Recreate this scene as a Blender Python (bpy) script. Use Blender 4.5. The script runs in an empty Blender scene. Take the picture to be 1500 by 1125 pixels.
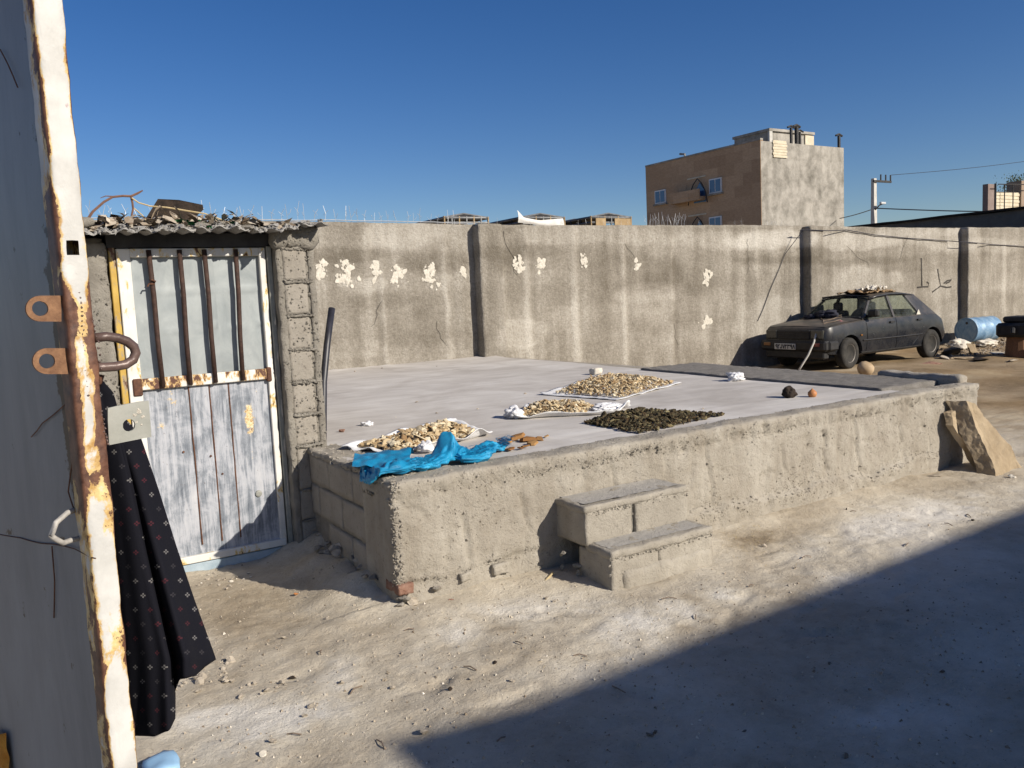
import bpy, bmesh, math, random
import numpy as np
from mathutils import Vector, Matrix, noise, Quaternion, Euler
R = math.radians
rnd = random.Random(7)
scn = bpy.context.scene
col = scn.collection

# ------------------------------------------------------------------ camera
CZ, FPX, YAW, PITCH, ROLL = 1.58, 1212.35, R(31.74), R(5.94), R(-2.72)
_fw = Vector((math.sin(YAW)*math.cos(PITCH), math.cos(YAW)*math.cos(PITCH), -math.sin(PITCH)))
_r = Vector((math.cos(YAW), -math.sin(YAW), 0)); _u = _r.cross(_fw)
_r2 = math.cos(ROLL)*_r+math.sin(ROLL)*_u; _u2 = -math.sin(ROLL)*_r+math.cos(ROLL)*_u
cam = bpy.data.cameras.new('camera'); cam_o = bpy.data.objects.new('camera', cam); col.objects.link(cam_o)
cam.sensor_width = 36; cam.sensor_fit = 'HORIZONTAL'; cam.lens = 36*FPX/1500; cam.clip_start = .05; cam.clip_end = 4000
mw = Matrix.Identity(4)
for i in range(3):
    mw[i][0], mw[i][1], mw[i][2] = _r2[i], _u2[i], -_fw[i]
mw[2][3] = CZ
cam_o.matrix_world = mw
scn.camera = cam_o

# ------------------------------------------------------------------ sky, sun, exposure
SUN = Vector((1, -2.1, 1.23)).normalized()
world = bpy.data.worlds.new('World'); scn.world = world; world.use_nodes = True
wt = world.node_tree; wt.nodes.clear()
sky = wt.nodes.new('ShaderNodeTexSky'); sky.sky_type = 'NISHITA'; sky.sun_disc = False
sky.sun_elevation = math.asin(SUN.z); sky.sun_rotation = math.atan2(SUN.x, SUN.y)
sky.altitude = 1700; sky.air_density = 1.0; sky.dust_density = 2.4; sky.ozone_density = 1.9
bg = wt.nodes.new('ShaderNodeBackground'); bg.inputs[1].default_value = .066
wo = wt.nodes.new('ShaderNodeOutputWorld')
hs_ = wt.nodes.new('ShaderNodeHueSaturation'); hs_.inputs['Saturation'].default_value = 1.35; hs_.inputs['Hue'].default_value = .512; wt.links.new(sky.outputs[0], hs_.inputs['Color']); wt.links.new(hs_.outputs[0], bg.inputs[0]); wt.links.new(bg.outputs[0], wo.inputs[0])
sl = bpy.data.lights.new('sun', 'SUN'); sl.energy = 4.5; sl.angle = R(.53); sl.color = (1, .92, .80)
so = bpy.data.objects.new('sun', sl); col.objects.link(so)
so.rotation_mode = 'QUATERNION'; so.rotation_quaternion = SUN.to_track_quat('Z', 'Y'); so.location = (10, -20, 15)
vs = scn.view_settings; vs.view_transform = 'Standard'; vs.look = 'None'; vs.exposure = .50; vs.gamma = 1; vs.use_curve_mapping = False
scn.render.resolution_x = 1024; scn.render.resolution_y = 768

# ------------------------------------------------------------------ pixel of the 1500x1125 photo -> point on a known plane
def ray(x, y): return (x-750)*_r2-(y-562.5)*_u2+FPX*_fw
def onz(x, y, z=0.):
    d = ray(x, y); t = (z-CZ)/d.z; return Vector((d.x*t, d.y*t, z))
def onY(x, y, Y):
    d = ray(x, y); t = Y/d.y; return Vector((d.x*t, Y, CZ+d.z*t))
def onX(x, y, X):
    d = ray(x, y); t = X/d.x; return Vector((X, d.y*t, CZ+d.z*t))
def atd(x, y, D): return Vector((0, 0, CZ))+ray(x, y)*(D/FPX)

# ------------------------------------------------------------------ materials
class NT:
    def __init__(s, name):
        m = bpy.data.materials.new(name); m.use_nodes = True; s.m = m; s.t = m.node_tree; s.t.nodes.clear()
        s.out = s.n('ShaderNodeOutputMaterial'); s.b = s.n('ShaderNodeBsdfPrincipled'); s.l(s.b.outputs[0], s.out.inputs[0])
        s.tc = s.n('ShaderNodeTexCoord')
    def n(s, t): return s.t.nodes.new(t)
    def l(s, a, b): s.t.links.new(a, b)
    def put(s, sock, v):
        if isinstance(v, bpy.types.NodeSocket): s.l(v, sock)
        elif isinstance(v, (tuple, list)) and len(v) == 3 and sock.type == 'RGBA': sock.default_value = (*v, 1)
        else: sock.default_value = v
    def co(s, scale=(1, 1, 1), kind='Object', loc=(0, 0, 0)):
        mp = s.n('ShaderNodeMapping'); s.l(s.tc.outputs[kind], mp.inputs[0]); mp.inputs[3].default_value = scale; mp.inputs[1].default_value = loc; return mp.outputs[0]
    def noise(s, scale=5, detail=6, rough=.6, co=None, dist=0, col=False):
        n = s.n('ShaderNodeTexNoise'); n.inputs['Scale'].default_value = scale; n.inputs['Detail'].default_value = detail
        n.inputs['Roughness'].default_value = rough; n.inputs['Distortion'].default_value = dist
        s.l(co if co else s.tc.outputs['Object'], n.inputs['Vector']); return n.outputs[1 if col else 0]
    def voro(s, scale=5, co=None, feat='F1', out=0):
        n = s.n('ShaderNodeTexVoronoi'); n.feature = feat; n.inputs['Scale'].default_value = scale
        s.l(co if co else s.tc.outputs['Object'], n.inputs['Vector']); return n.outputs[out]
    def ramp(s, f, pts, interp='LINEAR'):
        r = s.n('ShaderNodeValToRGB'); e = r.color_ramp.elements; r.color_ramp.interpolation = interp
        while len(e) < len(pts): e.new(.5)
        for k, (p, c) in enumerate(pts):
            e[k].position = p; e[k].color = (*(c if isinstance(c, (tuple, list)) else (c, c, c)), 1)
        s.put(r.inputs[0], f); return r.outputs[0]
    def mix(s, f, a, b, mode='MIX'):
        m = s.n('ShaderNodeMix'); m.data_type = 'RGBA'; m.blend_type = mode
        s.put(m.inputs[0], f); s.put(m.inputs[6], a); s.put(m.inputs[7], b); return m.outputs[2]
    def math(s, op, a, b=0., c=0.):
        m = s.n('ShaderNodeMath'); m.operation = op; s.put(m.inputs[0], a); s.put(m.inputs[1], b); s.put(m.inputs[2], c); return m.outputs[0]
    def attr(s, name, out=2):
        a = s.n('ShaderNodeAttribute'); a.attribute_name = name; return a.outputs[out]
    def orand(s): return s.n('ShaderNodeObjectInfo').outputs['Random']
    def irand(s): return s.n('ShaderNodeNewGeometry').outputs['Random Per Island']
    def bump(s, h, strength=.4, dist=.01, prev=None):
        b = s.n('ShaderNodeBump'); b.inputs['Strength'].default_value = strength; b.inputs['Distance'].default_value = dist
        s.put(b.inputs['Height'], h)
        if prev is not None: s.l(prev, b.inputs['Normal'])
        return b.outputs[0]
    def fin(s, base, rough=.9, normal=None, metal=0., spec=.3):
        s.put(s.b.inputs['Base Color'], base); s.put(s.b.inputs['Roughness'], rough); s.put(s.b.inputs['Metallic'], metal)
        s.b.inputs['Specular IOR Level'].default_value = spec
        if normal is not None: s.l(normal, s.b.inputs['Normal'])
        return s.m

def simple(name, c1, c2, scale=8, rough=.85, bump=.3, bd=.006, metal=0., spec=.3, detail=7, obj=False):
    t = NT(name); f = t.noise(scale, detail, .65)
    base = t.ramp(f, [(.3, c1), (.7, c2)])
    if obj:
        base = t.mix(t.math('MULTIPLY', t.orand(), .55), base, tuple(x*.45 for x in c1))
    return t.fin(base, rough, t.bump(t.noise(scale*6, 5, .7), bump, bd), metal, spec)

def m_wall():
    t = NT('cement_render_wall')
    tone = t.attr('tone')
    st = t.noise(1, 6, .65, t.co((5.5, 5.5, .55)), .4)
    sp = t.noise(26, 6, .72); md = t.noise(4.2, 8, .68, None, .5)
    f = t.math('ADD', t.math('MULTIPLY', tone, .9), t.math('ADD', t.math('MULTIPLY', t.math('SUBTRACT', st, .5), .42), t.math('MULTIPLY', t.math('SUBTRACT', md, .5), .38)))
    f = t.math('ADD', f, t.math('MULTIPLY', t.math('SUBTRACT', sp, .5), .75))
    base = t.ramp(f, [(.05, (.165, .145, .116)), (.34, (.27, .244, .204)), (.56, (.385, .355, .307)), (.92, (.55, .52, .465))])
    pit = t.ramp(t.noise(30, 4, .7, t.co((1, 1, .55))), [(.60, 0.), (.68, 1.)])
    base = t.mix(t.math('MULTIPLY', pit, .45), base, (.13, .105, .075))
    nm = t.bump(t.noise(16, 8, .78), .9, .035); nm = t.bump(t.noise(60, 4, .7), .7, .012, nm)
    return t.fin(base, .95, nm, 0, .1)
def m_plaster(name, lo, hi, sc=3.2, b=.7, streak=.5):
    t = NT(name)
    f = t.noise(sc, 9, .66, None, .3); st = t.noise(1, 5, .6, t.co((9, 9, 1.2)))
    g = t.math('ADD', f, t.math('MULTIPLY', t.math('SUBTRACT', st, .5), streak))
    base = t.ramp(g, [(.28, lo), (.55, tuple((a+c)/2 for a, c in zip(lo, hi))), (.78, hi)])
    pit = t.ramp(t.noise(42, 5, .72), [(.58, 0.), (.68, 1.)])
    base = t.mix(t.math('MULTIPLY', pit, .55), base, tuple(x*.45 for x in lo))
    nm = t.bump(t.noise(14, 10, .78), b, .035); nm = t.bump(t.noise(70, 6, .75), b*.9, .010, nm)
    crk = t.ramp(t.voro(2.6, t.mix(.12, t.tc.outputs['Object'], t.noise(3, 4, .7, None, 0, True)), 'DISTANCE_TO_EDGE'), [(0., 0.), (.010, 1.)]); nm = t.bump(t.math('MAXIMUM', crk, t.ramp(t.noise(1.9, 2, .5), [(.5, 1.), (.56, 0.)])), b*.35, .006, nm)
    return t.fin(base, .95, nm, 0, .12)
def m_slab():
    t = NT('trowelled_cement')
    f = t.noise(1.3, 8, .6, None, .8); st = t.noise(1, 6, .6, t.co((.9, 5, 5)), 1.2)
    g = t.math('ADD', f, t.math('MULTIPLY', t.math('SUBTRACT', st, .5), .6))
    base = t.ramp(g, [(.25, (.38, .35, .318)), (.5, (.49, .46, .425)), (.75, (.60, .575, .54))])
    dk = t.ramp(t.noise(60, 3, .6), [(.64, 0.), (.74, 1.)])
    base = t.mix(t.math('MULTIPLY', dk, .25), base, (.2, .17, .13))
    nm = t.bump(st, .35, .02); nm = t.bump(t.noise(70, 5, .7), .35, .004, nm)
    return t.fin(base, .85, nm, 0, .25)
def m_ground():
    t = NT('dry_dirt')
    tone = t.attr('tone'); dirt = t.attr('brown')
    f = t.noise(1.7, 10, .68, None, .6); g = t.noise(9, 9, .74)
    v = t.math('ADD', t.math('MULTIPLY', f, .6), t.math('MULTIPLY', g, .45)); v = t.math('ADD', v, t.math('MULTIPLY', t.math('SUBTRACT', tone, .5), .55))
    base = t.ramp(v, [(.20, (.28, .228, .162)), (.42, (.44, .38, .292)), (.62, (.555, .50, .405)), (.9, (.70, .66, .585))])
    br = t.ramp(v, [(.25, (.16, .11, .058)), (.55, (.28, .2, .115)), (.85, (.40, .32, .21))])
    base = t.mix(dirt, base, br)
    sp = t.ramp(t.noise(45, 4, .65), [(.62, 0.), (.72, 1.)])
    base = t.mix(t.math('MULTIPLY', sp, .5), base, (.12, .092, .06))
    lt = t.ramp(t.noise(33, 4, .65, t.co((1, 1, 1), loc=(3, 5, 1))), [(.66, 0.), (.76, 1.)])
    base = t.mix(t.math('MULTIPLY', lt, .45), base, (.58, .52, .42))
    cr = t.ramp(t.voro(3.2, t.noise(2.2, 3, .6, None, 0, True), 'DISTANCE_TO_EDGE'), [(0., 1.), (.012, 0.)])
    nm = t.bump(t.noise(7, 10, .76), .7, .03); nm = t.bump(t.noise(60, 6, .75), .7, .008, nm)
    return t.fin(base, .97, nm, 0, .08)
def m_gate_edge():
    t = NT('chipped_white_paint')
    z = t.n('ShaderNodeSeparateXYZ'); t.l(t.tc.outputs['Object'], z.inputs[0])
    rz = t.attr('rust')
    f = t.math('ADD', t.noise(16, 8, .66, t.co((1, 1, .5)), .6), t.math('MULTIPLY', rz, .5))
    white = t.ramp(t.noise(9, 6, .6), [(.35, (.40, .395, .375)), (.6, (.53, .525, .505))])
    yel = t.ramp(t.noise(30, 5, .7), [(.35, (.34, .19, .05)), (.6, (.62, .47, .22))])
    brn = t.ramp(t.noise(50, 5, .7), [(.35, (.055, .022, .014)), (.65, (.16, .075, .045))])
    f = t.math('ADD', f, t.math('MULTIPLY', t.math('SUBTRACT', t.noise(70, 6, .75), .5), .22))
    b = t.mix(t.ramp(f, [(.60, 0.), (.65, 1.)]), white, yel)
    b = t.mix(t.ramp(f, [(.69, 0.), (.705, 1.)]), b, brn)
    mag = t.ramp(t.noise(22, 5, .6, t.co((1, 1, .4), loc=(7, 3, 2)), .5), [(.69, 0.), (.72, 1.)])
    b = t.mix(t.math('MULTIPLY', mag, .7), b, (.22, .02, .04))
    return t.fin(b, .55, t.bump(f, .7, .004), 0, .4)
def m_gate_panel():
    t = NT('grey_blue_gate_paint')
    f = t.noise(5, 8, .65, t.co((1, 1, .35)), .4)
    b = t.ramp(f, [(.3, (.12, .135, .155)), (.7, (.215, .235, .262))])
    rz = t.attr('rust')
    g = t.math('ADD', t.noise(24, 7, .7), t.math('MULTIPLY', rz, .6))
    b = t.mix(t.ramp(g, [(.66, 0.), (.72, 1.)]), b, (.035, .022, .016))
    vs_ = t.voro(5, t.noise(2.4, 4, .6, t.co((1, 1, .6)), 0, True), 'DISTANCE_TO_EDGE')
    return t.fin(b, .5, t.bump(f, .2, .01), 0, .4)
def m_rust(name, c1=(.05, .022, .014), c2=(.19, .085, .045), sc=40, rough=.75):
    t = NT(name); f = t.noise(sc, 7, .7)
    b = t.ramp(f, [(.3, c1), (.55, tuple((a+c)/2 for a, c in zip(c1, c2))), (.75, c2)])
    return t.fin(b, rough, t.bump(t.noise(sc*3, 5, .7), .5, .002), .1, .4)
def m_door_panel():
    t = NT('scratched_door_paint')
    st = t.noise(1, 8, .72, t.co((34, 34, 3)), .6); bl = t.noise(5, 8, .7, None, .6)
    f = t.math('ADD', t.math('MULTIPLY', st, .6), t.math('MULTIPLY', bl, .5))
    b = t.ramp(f, [(.40, (.085, .10, .125)), (.51, (.20, .22, .25)), (.59, (.36, .375, .41)), (.8, (.52, .52, .53))])
    fl = t.math('ADD', t.noise(30, 8, .75), t.math('MULTIPLY', t.attr('flake'), .45))
    b = t.mix(t.ramp(fl, [(.74, 0.), (.79, 1.)]), b, t.ramp(t.noise(70, 4, .7), [(.35, (.25, .11, .03)), (.5, (.62, .48, .25)), (.7, (.7, .64, .5))]))
    b = t.mix(t.math('MULTIPLY', t.ramp(t.noise(60, 5, .7, t.co((1, 1, .6))), [(.64, 0.), (.72, 1.)]), .8), b, (.07, .05, .05))
    return t.fin(b, .6, t.bump(fl, .5, .004), 0, .35)
def m_sheet():
    t = NT('dull_galvanised_sheet')
    f = t.noise(6, 8, .62, t.co((1, 1, .7)), .7)
    b = t.ramp(f, [(.28, (.20, .225, .235)), (.55, (.29, .315, .32)), (.8, (.40, .43, .43))])
    sp = t.ramp(t.noise(55, 5, .7), [(.63, 0.), (.72, 1.)])
    b = t.mix(t.math('MULTIPLY', sp, .4), b, (.14, .13, .12))
    return t.fin(b, t.ramp(f, [(.3, .48), (.7, .65)]), t.bump(t.noise(3, 3, .5), .12, .01), .25, .4)
def m_white_frame(name='worn_white_frame', th=.60, yel=(.58, .42, .16)):
    t = NT(name); f = t.noise(18, 8, .68, t.co((1, 1, .45)), .4)
    w = t.ramp(t.noise(7, 5, .6), [(.3, (.52, .51, .48)), (.65, (.68, .67, .63))])
    b = t.mix(t.ramp(f, [(th-.05, 0.), (th, 1.)]), w, yel)
    b = t.mix(t.ramp(f, [(th+.02, 0.), (th+.05, 1.)]), b, (.1, .045, .03))
    return t.fin(b, .6, t.bump(f, .4, .003), 0, .35)
def m_paint():
    t = NT('dusty_black_car_paint')
    g = t.n('ShaderNodeNewGeometry'); s = t.n('ShaderNodeSeparateXYZ'); t.l(g.outputs['Normal'], s.inputs[0])
    up = t.math('MAXIMUM', s.outputs[2], 0.)
    n = t.noise(5, 8, .65, None, .5); n2 = t.noise(40, 5, .7)
    d = t.math('ADD', t.math('MULTIPLY', up, .34), t.math('MULTIPLY', t.ramp(n, [(.42, 0.), (.8, 1.)]), .16)); d = t.math('MULTIPLY', d, t.math('ADD', n2, .35))
    b = t.mix(d, (.010, .012, .017), (.17, .155, .125))
    b = t.mix(t.math('MULTIPLY', up, t.ramp(t.noise(3.2, 6, .7, t.co((1, 1, 1), loc=(2, 7, 1))), [(.45, 0.), (.6, .7)])), b, (.15, .12, .095))
    sc = t.ramp(t.noise(14, 6, .7, t.co((1, 1, 3))), [(.66, 0.), (.70, 1.)])
    b = t.mix(t.math('MULTIPLY', sc, .5), b, (.24, .24, .25))
    return t.fin(b, t.math('ADD', t.math('MULTIPLY', d, .6), .26), None, 0, .45)
def m_glass(name='dusty_car_glass', tint=(.86, .9, .86), dust=.10):
    t = NT(name); tr = t.n('ShaderNodeBsdfTransparent'); tr.inputs[0].default_value = (*tint, 1)
    t.b.inputs['Base Color'].default_value = (.17, .18, .165, 1); t.b.inputs['Roughness'].default_value = .25
    f = t.math('ADD', t.math('MULTIPLY', t.noise(5, 7, .65), .5), dust-.25)
    ms = t.n('ShaderNodeMixShader'); t.l(f, ms.inputs[0]); t.l(tr.outputs[0], ms.inputs[1]); t.l(t.b.outputs[0], ms.inputs[2]); t.l(ms.outputs[0], t.out.inputs[0])
    return t.m
def m_bread(name, pts, isl=True):
    t = NT(name); r = t.irand() if isl else t.orand()
    b = t.ramp(r, pts); b = t.mix(t.ramp(t.noise(35, 6, .7), [(.45, 0.), (.7, .7)]), b, (.11, .055, .02))
    return t.fin(b, .85, t.bump(t.noise(90, 4, .7), .5, .003), 0, .2)
def m_cloth_print():
    t = NT('navy_floral_print')
    uv = t.tc.outputs['UV']; mp = t.n('ShaderNodeMapping'); t.l(uv, mp.inputs[0]); mp.inputs[3].default_value = (1, 1, 1)
    s = t.n('ShaderNodeSeparateXYZ'); t.l(mp.outputs[0], s.inputs[0])
    ru = t.math('FLOOR', s.outputs[1]); ux = t.math('ADD', s.outputs[0], t.math('MULTIPLY', ru, .5))
    x = t.math('ABSOLUTE', t.math('SUBTRACT', t.math('FRACT', ux), .5)); y = t.math('ABSOLUTE', t.math('SUBTRACT', t.math('FRACT', s.outputs[1]), .5))
    mx = t.math('MAXIMUM', x, y); mn = t.math('MINIMUM', x, y)
    ring = t.math('MULTIPLY', t.math('LESS_THAN', mx, .165), t.math('LESS_THAN', mn, .05))
    ring = t.math('MULTIPLY', ring, t.math('GREATER_THAN', mx, .045))
    cc = t.n('ShaderNodeCombineXYZ'); t.l(t.math('FLOOR', ux), cc.inputs[0]); t.l(ru, cc.inputs[1])
    wn = t.n('ShaderNodeTexWhiteNoise'); wn.noise_dimensions = '2D'; t.l(cc.outputs[0], wn.inputs[0])
    c = t.ramp(wn.outputs[0], [(0., (.13, .125, .125)), (.45, (.13, .125, .125)), (.47, (.055, .014, .02)), (.72, (.055, .014, .02)), (.75, (.03, .028, .033))], 'CONSTANT')
    b = t.mix(ring, (.0060, .0062, .0105), c)
    return t.fin(b, .85, t.bump(t.noise(300, 2, .5), .25, .001), 0, .15)
def m_plastic_weave(name, c1, c2, sc=260):
    t = NT(name); f = t.noise(12, 7, .65)
    w = t.n('ShaderNodeTexWave'); w.inputs['Scale'].default_value = sc; w.inputs['Distortion'].default_value = 1.5; t.l(t.tc.outputs['Object'], w.inputs[0])
    b = t.ramp(f, [(.3, c1), (.7, c2)])
    m = t.fin(b, .45, t.bump(t.math('ADD', w.outputs[1], t.noise(40, 5, .7)), .35, .003), 0, .4)
    t.b.inputs['Subsurface Weight'].default_value = 0
    return m
def m_stone(name, c1, c2, sc=7):
    t = NT(name); f = t.noise(sc, 8, .66, None, .8)
    b = t.ramp(f, [(.3, c1), (.7, c2)]); b = t.mix(t.ramp(t.noise(sc*.6, 5, .6, t.co((1, 1, 1), loc=(4, 4, 4))), [(.5, 0.), (.65, .6)]), b, tuple(min(1, x*1.3) for x in c2))
    b = t.mix(t.math('MULTIPLY', t.orand(), .4), b, tuple(x*.55 for x in c1))
    nm = t.bump(t.noise(sc*3, 8, .75), .7, .015)
    return t.fin(b, .92, nm, 0, .15)
def m_brick_far():
    t = NT('brown_brickwork')
    s = t.n('ShaderNodeSeparateXYZ'); t.l(t.tc.outputs['Object'], s.inputs[0])
    c = t.n('ShaderNodeCombineXYZ'); t.l(t.math('ADD', s.outputs[0], s.outputs[1]), c.inputs[0]); t.l(s.outputs[2], c.inputs[1])
    bt = t.n('ShaderNodeTexBrick'); t.l(c.outputs[0], bt.inputs[0]); bt.inputs['Scale'].default_value = 4; bt.inputs['Mortar Size'].default_value = .012
    bt.inputs['Color1'].default_value = (.44, .30, .185, 1); bt.inputs['Color2'].default_value = (.52, .365, .235, 1); bt.inputs['Mortar'].default_value = (.42, .32, .235, 1)
    pn = t.n('ShaderNodeTexBrick'); t.l(c.outputs[0], pn.inputs[0]); pn.inputs['Scale'].default_value = .33; pn.inputs['Mortar Size'].default_value = 0.
    pn.inputs['Color1'].default_value = (.75, .72, .7, 1); pn.inputs['Color2'].default_value = (1, 1, 1, 1)
    b = t.mix(1., bt.outputs[0], pn.outputs[0], 'MULTIPLY')
    return t.fin(b, .9, None, 0, .15)
def m_far_render():
    t = NT('patchy_cement_gable'); f = t.noise(.9, 10, .74, None, .25); st = t.noise(1, 6, .6, t.co((1.3, 1.3, .5)), .2)
    b = t.ramp(t.math('ADD', t.math('MULTIPLY', f, .7), t.math('MULTIPLY', st, .35)), [(.38, (.14, .13, .112)), (.48, (.23, .216, .19)), (.57, (.325, .305, .272)), (.72, (.45, .425, .38))])
    return t.fin(b, .95, t.bump(t.noise(6, 7, .7), .4, .03), 0, .1)

MAT = {}
MAT['wall'] = m_wall()
MAT['front'] = m_plaster('rough_cement_render', (.30, .265, .215), (.47, .435, .375))
MAT['shedw'] = m_plaster('grey_mortar', (.20, .182, .155), (.36, .335, .29), 5)
MAT['block'] = m_plaster('cement_block', (.25, .225, .19), (.37, .34, .295), 4, .45, .2)
MAT['stepblock'] = m_plaster('step_cement_block', (.29, .262, .218), (.44, .405, .345), 5, .55, .2)
MAT['tread'] = m_plaster('worn_grey_tread', (.33, .315, .29), (.46, .435, .395), 4, .5, .2); MAT['slab'] = m_slab(); MAT['ground'] = m_ground()
MAT['kerb'] = m_plaster('coarse_concrete', (.20, .185, .165), (.33, .31, .285), 9, 1., .1)
MAT['gedge'] = m_gate_edge(); MAT['gpanel'] = m_gate_panel()
MAT['rust'] = m_rust('dark_rust'); MAT['steelg'] = simple('pale_worn_steel', (.20, .19, .18), (.42, .40, .37), 60, .5, .3, .002); MAT['barrust'] = m_rust('dark_bar_rust', (.022, .011, .009), (.085, .045, .032), 40); MAT['rusto'] = m_rust('orange_rust', (.11, .05, .025), (.30, .165, .085), 60)
MAT['steelr'] = m_rust('worn_brown_steel', (.05, .03, .026), (.17, .115, .10), 18, .38)
MAT['plate'] = simple('grey_green_plate_paint', (.20, .205, .18), (.33, .33, .30), 14, .6, .3, .002)
MAT['doorp'] = m_door_panel(); MAT['sheet'] = m_sheet(); MAT['wframe'] = m_white_frame(); MAT['rail'] = m_white_frame('rusty_cream_rail', .52, (.5, .33, .14))
MAT['yframe'] = m_white_frame('yellow_jamb_paint', .54, (.3, .24, .16))
for nd in MAT['yframe'].node_tree.nodes:
    if nd.type == 'VALTORGB' and abs(nd.color_ramp.elements[0].color[0]-.52) < .01:
        nd.color_ramp.elements[0].color = (.36, .22, .04, 1); nd.color_ramp.elements[1].color = (.50, .34, .08, 1)
MAT['white'] = simple('cream_plaster_dab', (.50, .46, .385), (.68, .64, .56), 26, .9, .8, .012)
MAT['corr'] = simple('cement_dusted_sheet', (.20, .19, .18), (.34, .33, .31), 12, .85, .5, .006)
MAT['bluesheet'] = simple('pale_blue_flashing', (.22, .29, .34), (.38, .45, .50), 14, .5, .2, .003)
MAT['dark'] = simple('blackened_timber', (.012, .009, .007), (.05, .034, .024), 18, .9, .6, .008)
MAT['wood'] = simple('weathered_wood', (.12, .085, .06), (.27, .21, .16), 22, .9, .5, .004)
MAT['branch'] = simple('reddish_dry_twig', (.10, .05, .035), (.21, .12, .085), 30, .85, .4, .003)
MAT['wire'] = simple('pale_galvanised_wire', (.42, .43, .44), (.60, .61, .62), 20, .5, .1, .001, .3, .5)
MAT['pipe'] = simple('black_polythene_pipe', (.012, .012, .016), (.03, .03, .04), 14, .45, .2, .002, 0, .5)
MAT['rag'] = simple('dry_beige_rag', (.20, .15, .10), (.42, .35, .26), 30, .95, .5, .004)
MAT['green'] = simple('green_plastic_scrap', (.01, .10, .035), (.04, .24, .09), 20, .5, .3, .003)
MAT['sack'] = m_plastic_weave('white_woven_sack', (.66, .66, .66), (.8, .8, .8))
MAT['bluesack'] = m_plastic_weave('bright_blue_woven_sack', (.004, .17, .36), (.02, .33, .58), 400)
MAT['clear'] = m_plastic_weave('thin_white_plastic_bag', (.6, .6, .62), (.8, .8, .82))
MAT['bread'] = m_bread('dry_bread', [(0., (.27, .175, .09)), (.3, (.46, .34, .19)), (.7, (.60, .49, .31)), (1., (.70, .62, .46))])
MAT['bread_o'] = m_bread('dry_bread_piece', [(0., (.27, .175, .09)), (.3, (.46, .34, .19)), (.7, (.60, .49, .31)), (1., (.70, .62, .46))], False)
MAT['crust'] = m_bread('toasted_crust', [(0., (.14, .06, .02)), (.5, (.27, .13, .045)), (1., (.42, .25, .1))], False)
MAT['mould'] = m_bread('mouldy_bread', [(0., (.018, .016, .010)), (.5, (.048, .043, .024)), (.85, (.105, .09, .05)), (1., (.22, .19, .10))])
MAT['mould_o'] = m_bread('mouldy_bread_piece', [(0., (.018, .016, .010)), (.5, (.048, .043, .024)), (.85, (.105, .09, .05)), (1., (.22, .19, .10))], False)
MAT['stone'] = m_stone('dusty_stone', (.33, .28, .215), (.52, .46, .38)); MAT['tan'] = m_stone('tan_sandstone', (.27, .205, .13), (.43, .345, .235), 5)
MAT['brick'] = simple('orange_clay_brick', (.20, .10, .068), (.38, .235, .175), 22, .9, .9, .012)
MAT['cloth'] = m_cloth_print()
MAT['paint'] = m_paint(); MAT['glass'] = m_glass(); MAT['blackpl'] = simple('faded_black_plastic', (.014, .014, .015), (.035, .034, .034), 12, .55, .3, .003)
MAT['tyre'] = simple('dusty_tyre_rubber', (.016, .016, .016), (.05, .046, .040), 9, .9, .3, .003)
MAT['rim'] = simple('dirty_steel_rim', (.10, .095, .09), (.22, .20, .18), 14, .6, .3, .003, .4)
MAT['lamp'] = simple('clouded_headlamp', (.03, .029, .024), (.06, .057, .046), 12, .25, .1, .002, 0, .6)
MAT['amber'] = simple('amber_lens', (.16, .06, .012), (.24, .10, .02), 10, .3, .1, .001, 0, .5)
MAT['redl'] = simple('faded_red_lens', (.14, .02, .015), (.2, .04, .03), 10, .3, .1, .001, 0, .5)
MAT['plateW'] = simple('grubby_number_plate', (.40, .40, .38), (.55, .55, .53), 20, .5, .1, .001)
MAT['ink'] = simple('black_ink', (.01, .01, .01), (.02, .02, .02), 10, .6, .05, .001)
MAT['card'] = simple('flattened_cardboard', (.22, .14, .075), (.38, .27, .16), 14, .9, .4, .004)
MAT['ragw'] = simple('pale_sackcloth', (.44, .40, .33), (.66, .62, .54), 20, .9, .5, .004)
MAT['ragd'] = simple('dark_blue_rag', (.012, .013, .02), (.035, .036, .055), 14, .9, .5, .004)
MAT['ragr'] = simple('red_white_cloth', (.22, .03, .04), (.45, .30, .28), 30, .9, .4, .003)
def m_barrel():
    t = NT('scuffed_blue_barrel'); f = t.noise(5, 8, .7, None, .8)
    b = t.ramp(f, [(.32, (.10, .20, .34)), (.5, (.17, .29, .43)), (.66, (.30, .39, .47)), (.78, (.58, .61, .62))])
    b = t.mix(t.ramp(t.noise(20, 6, .7), [(.64, 0.), (.7, .7)]), b, (.09, .10, .12))
    return t.fin(b, .5, t.bump(f, .3, .005), .1, .4)
MAT['barrel'] = m_barrel()
MAT['bfar'] = m_brick_far(); MAT['gable'] = m_far_render()
MAT['winf'] = simple('white_window_frame', (.6, .62, .64), (.7, .72, .74), 5, .5, .1, .002)
t_ = NT('window_glass'); MAT['winglass'] = t_.fin((.06, .12, .22), .12, None, 0, .6)
MAT['metal'] = simple('dull_grey_metal', (.10, .105, .11), (.22, .22, .22), 8, .5, .1, .002, .5)
MAT['steeld'] = simple('dark_steel', (.02, .02, .022), (.06, .058, .056), 8, .6, .2, .002, .3)
MAT['cream'] = simple('cream_brick', (.46, .40, .29), (.62, .56, .44), 3, .9, .3, .01)
MAT['concp'] = simple('pale_concrete_pole', (.40, .39, .36), (.54, .52, .48), 6, .9, .3, .006)
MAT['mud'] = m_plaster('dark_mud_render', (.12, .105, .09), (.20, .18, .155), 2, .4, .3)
MAT['tanpanel'] = simple('tan_sheet_panel', (.25, .17, .085), (.40, .29, .16), 6, .8, .2, .005)
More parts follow.
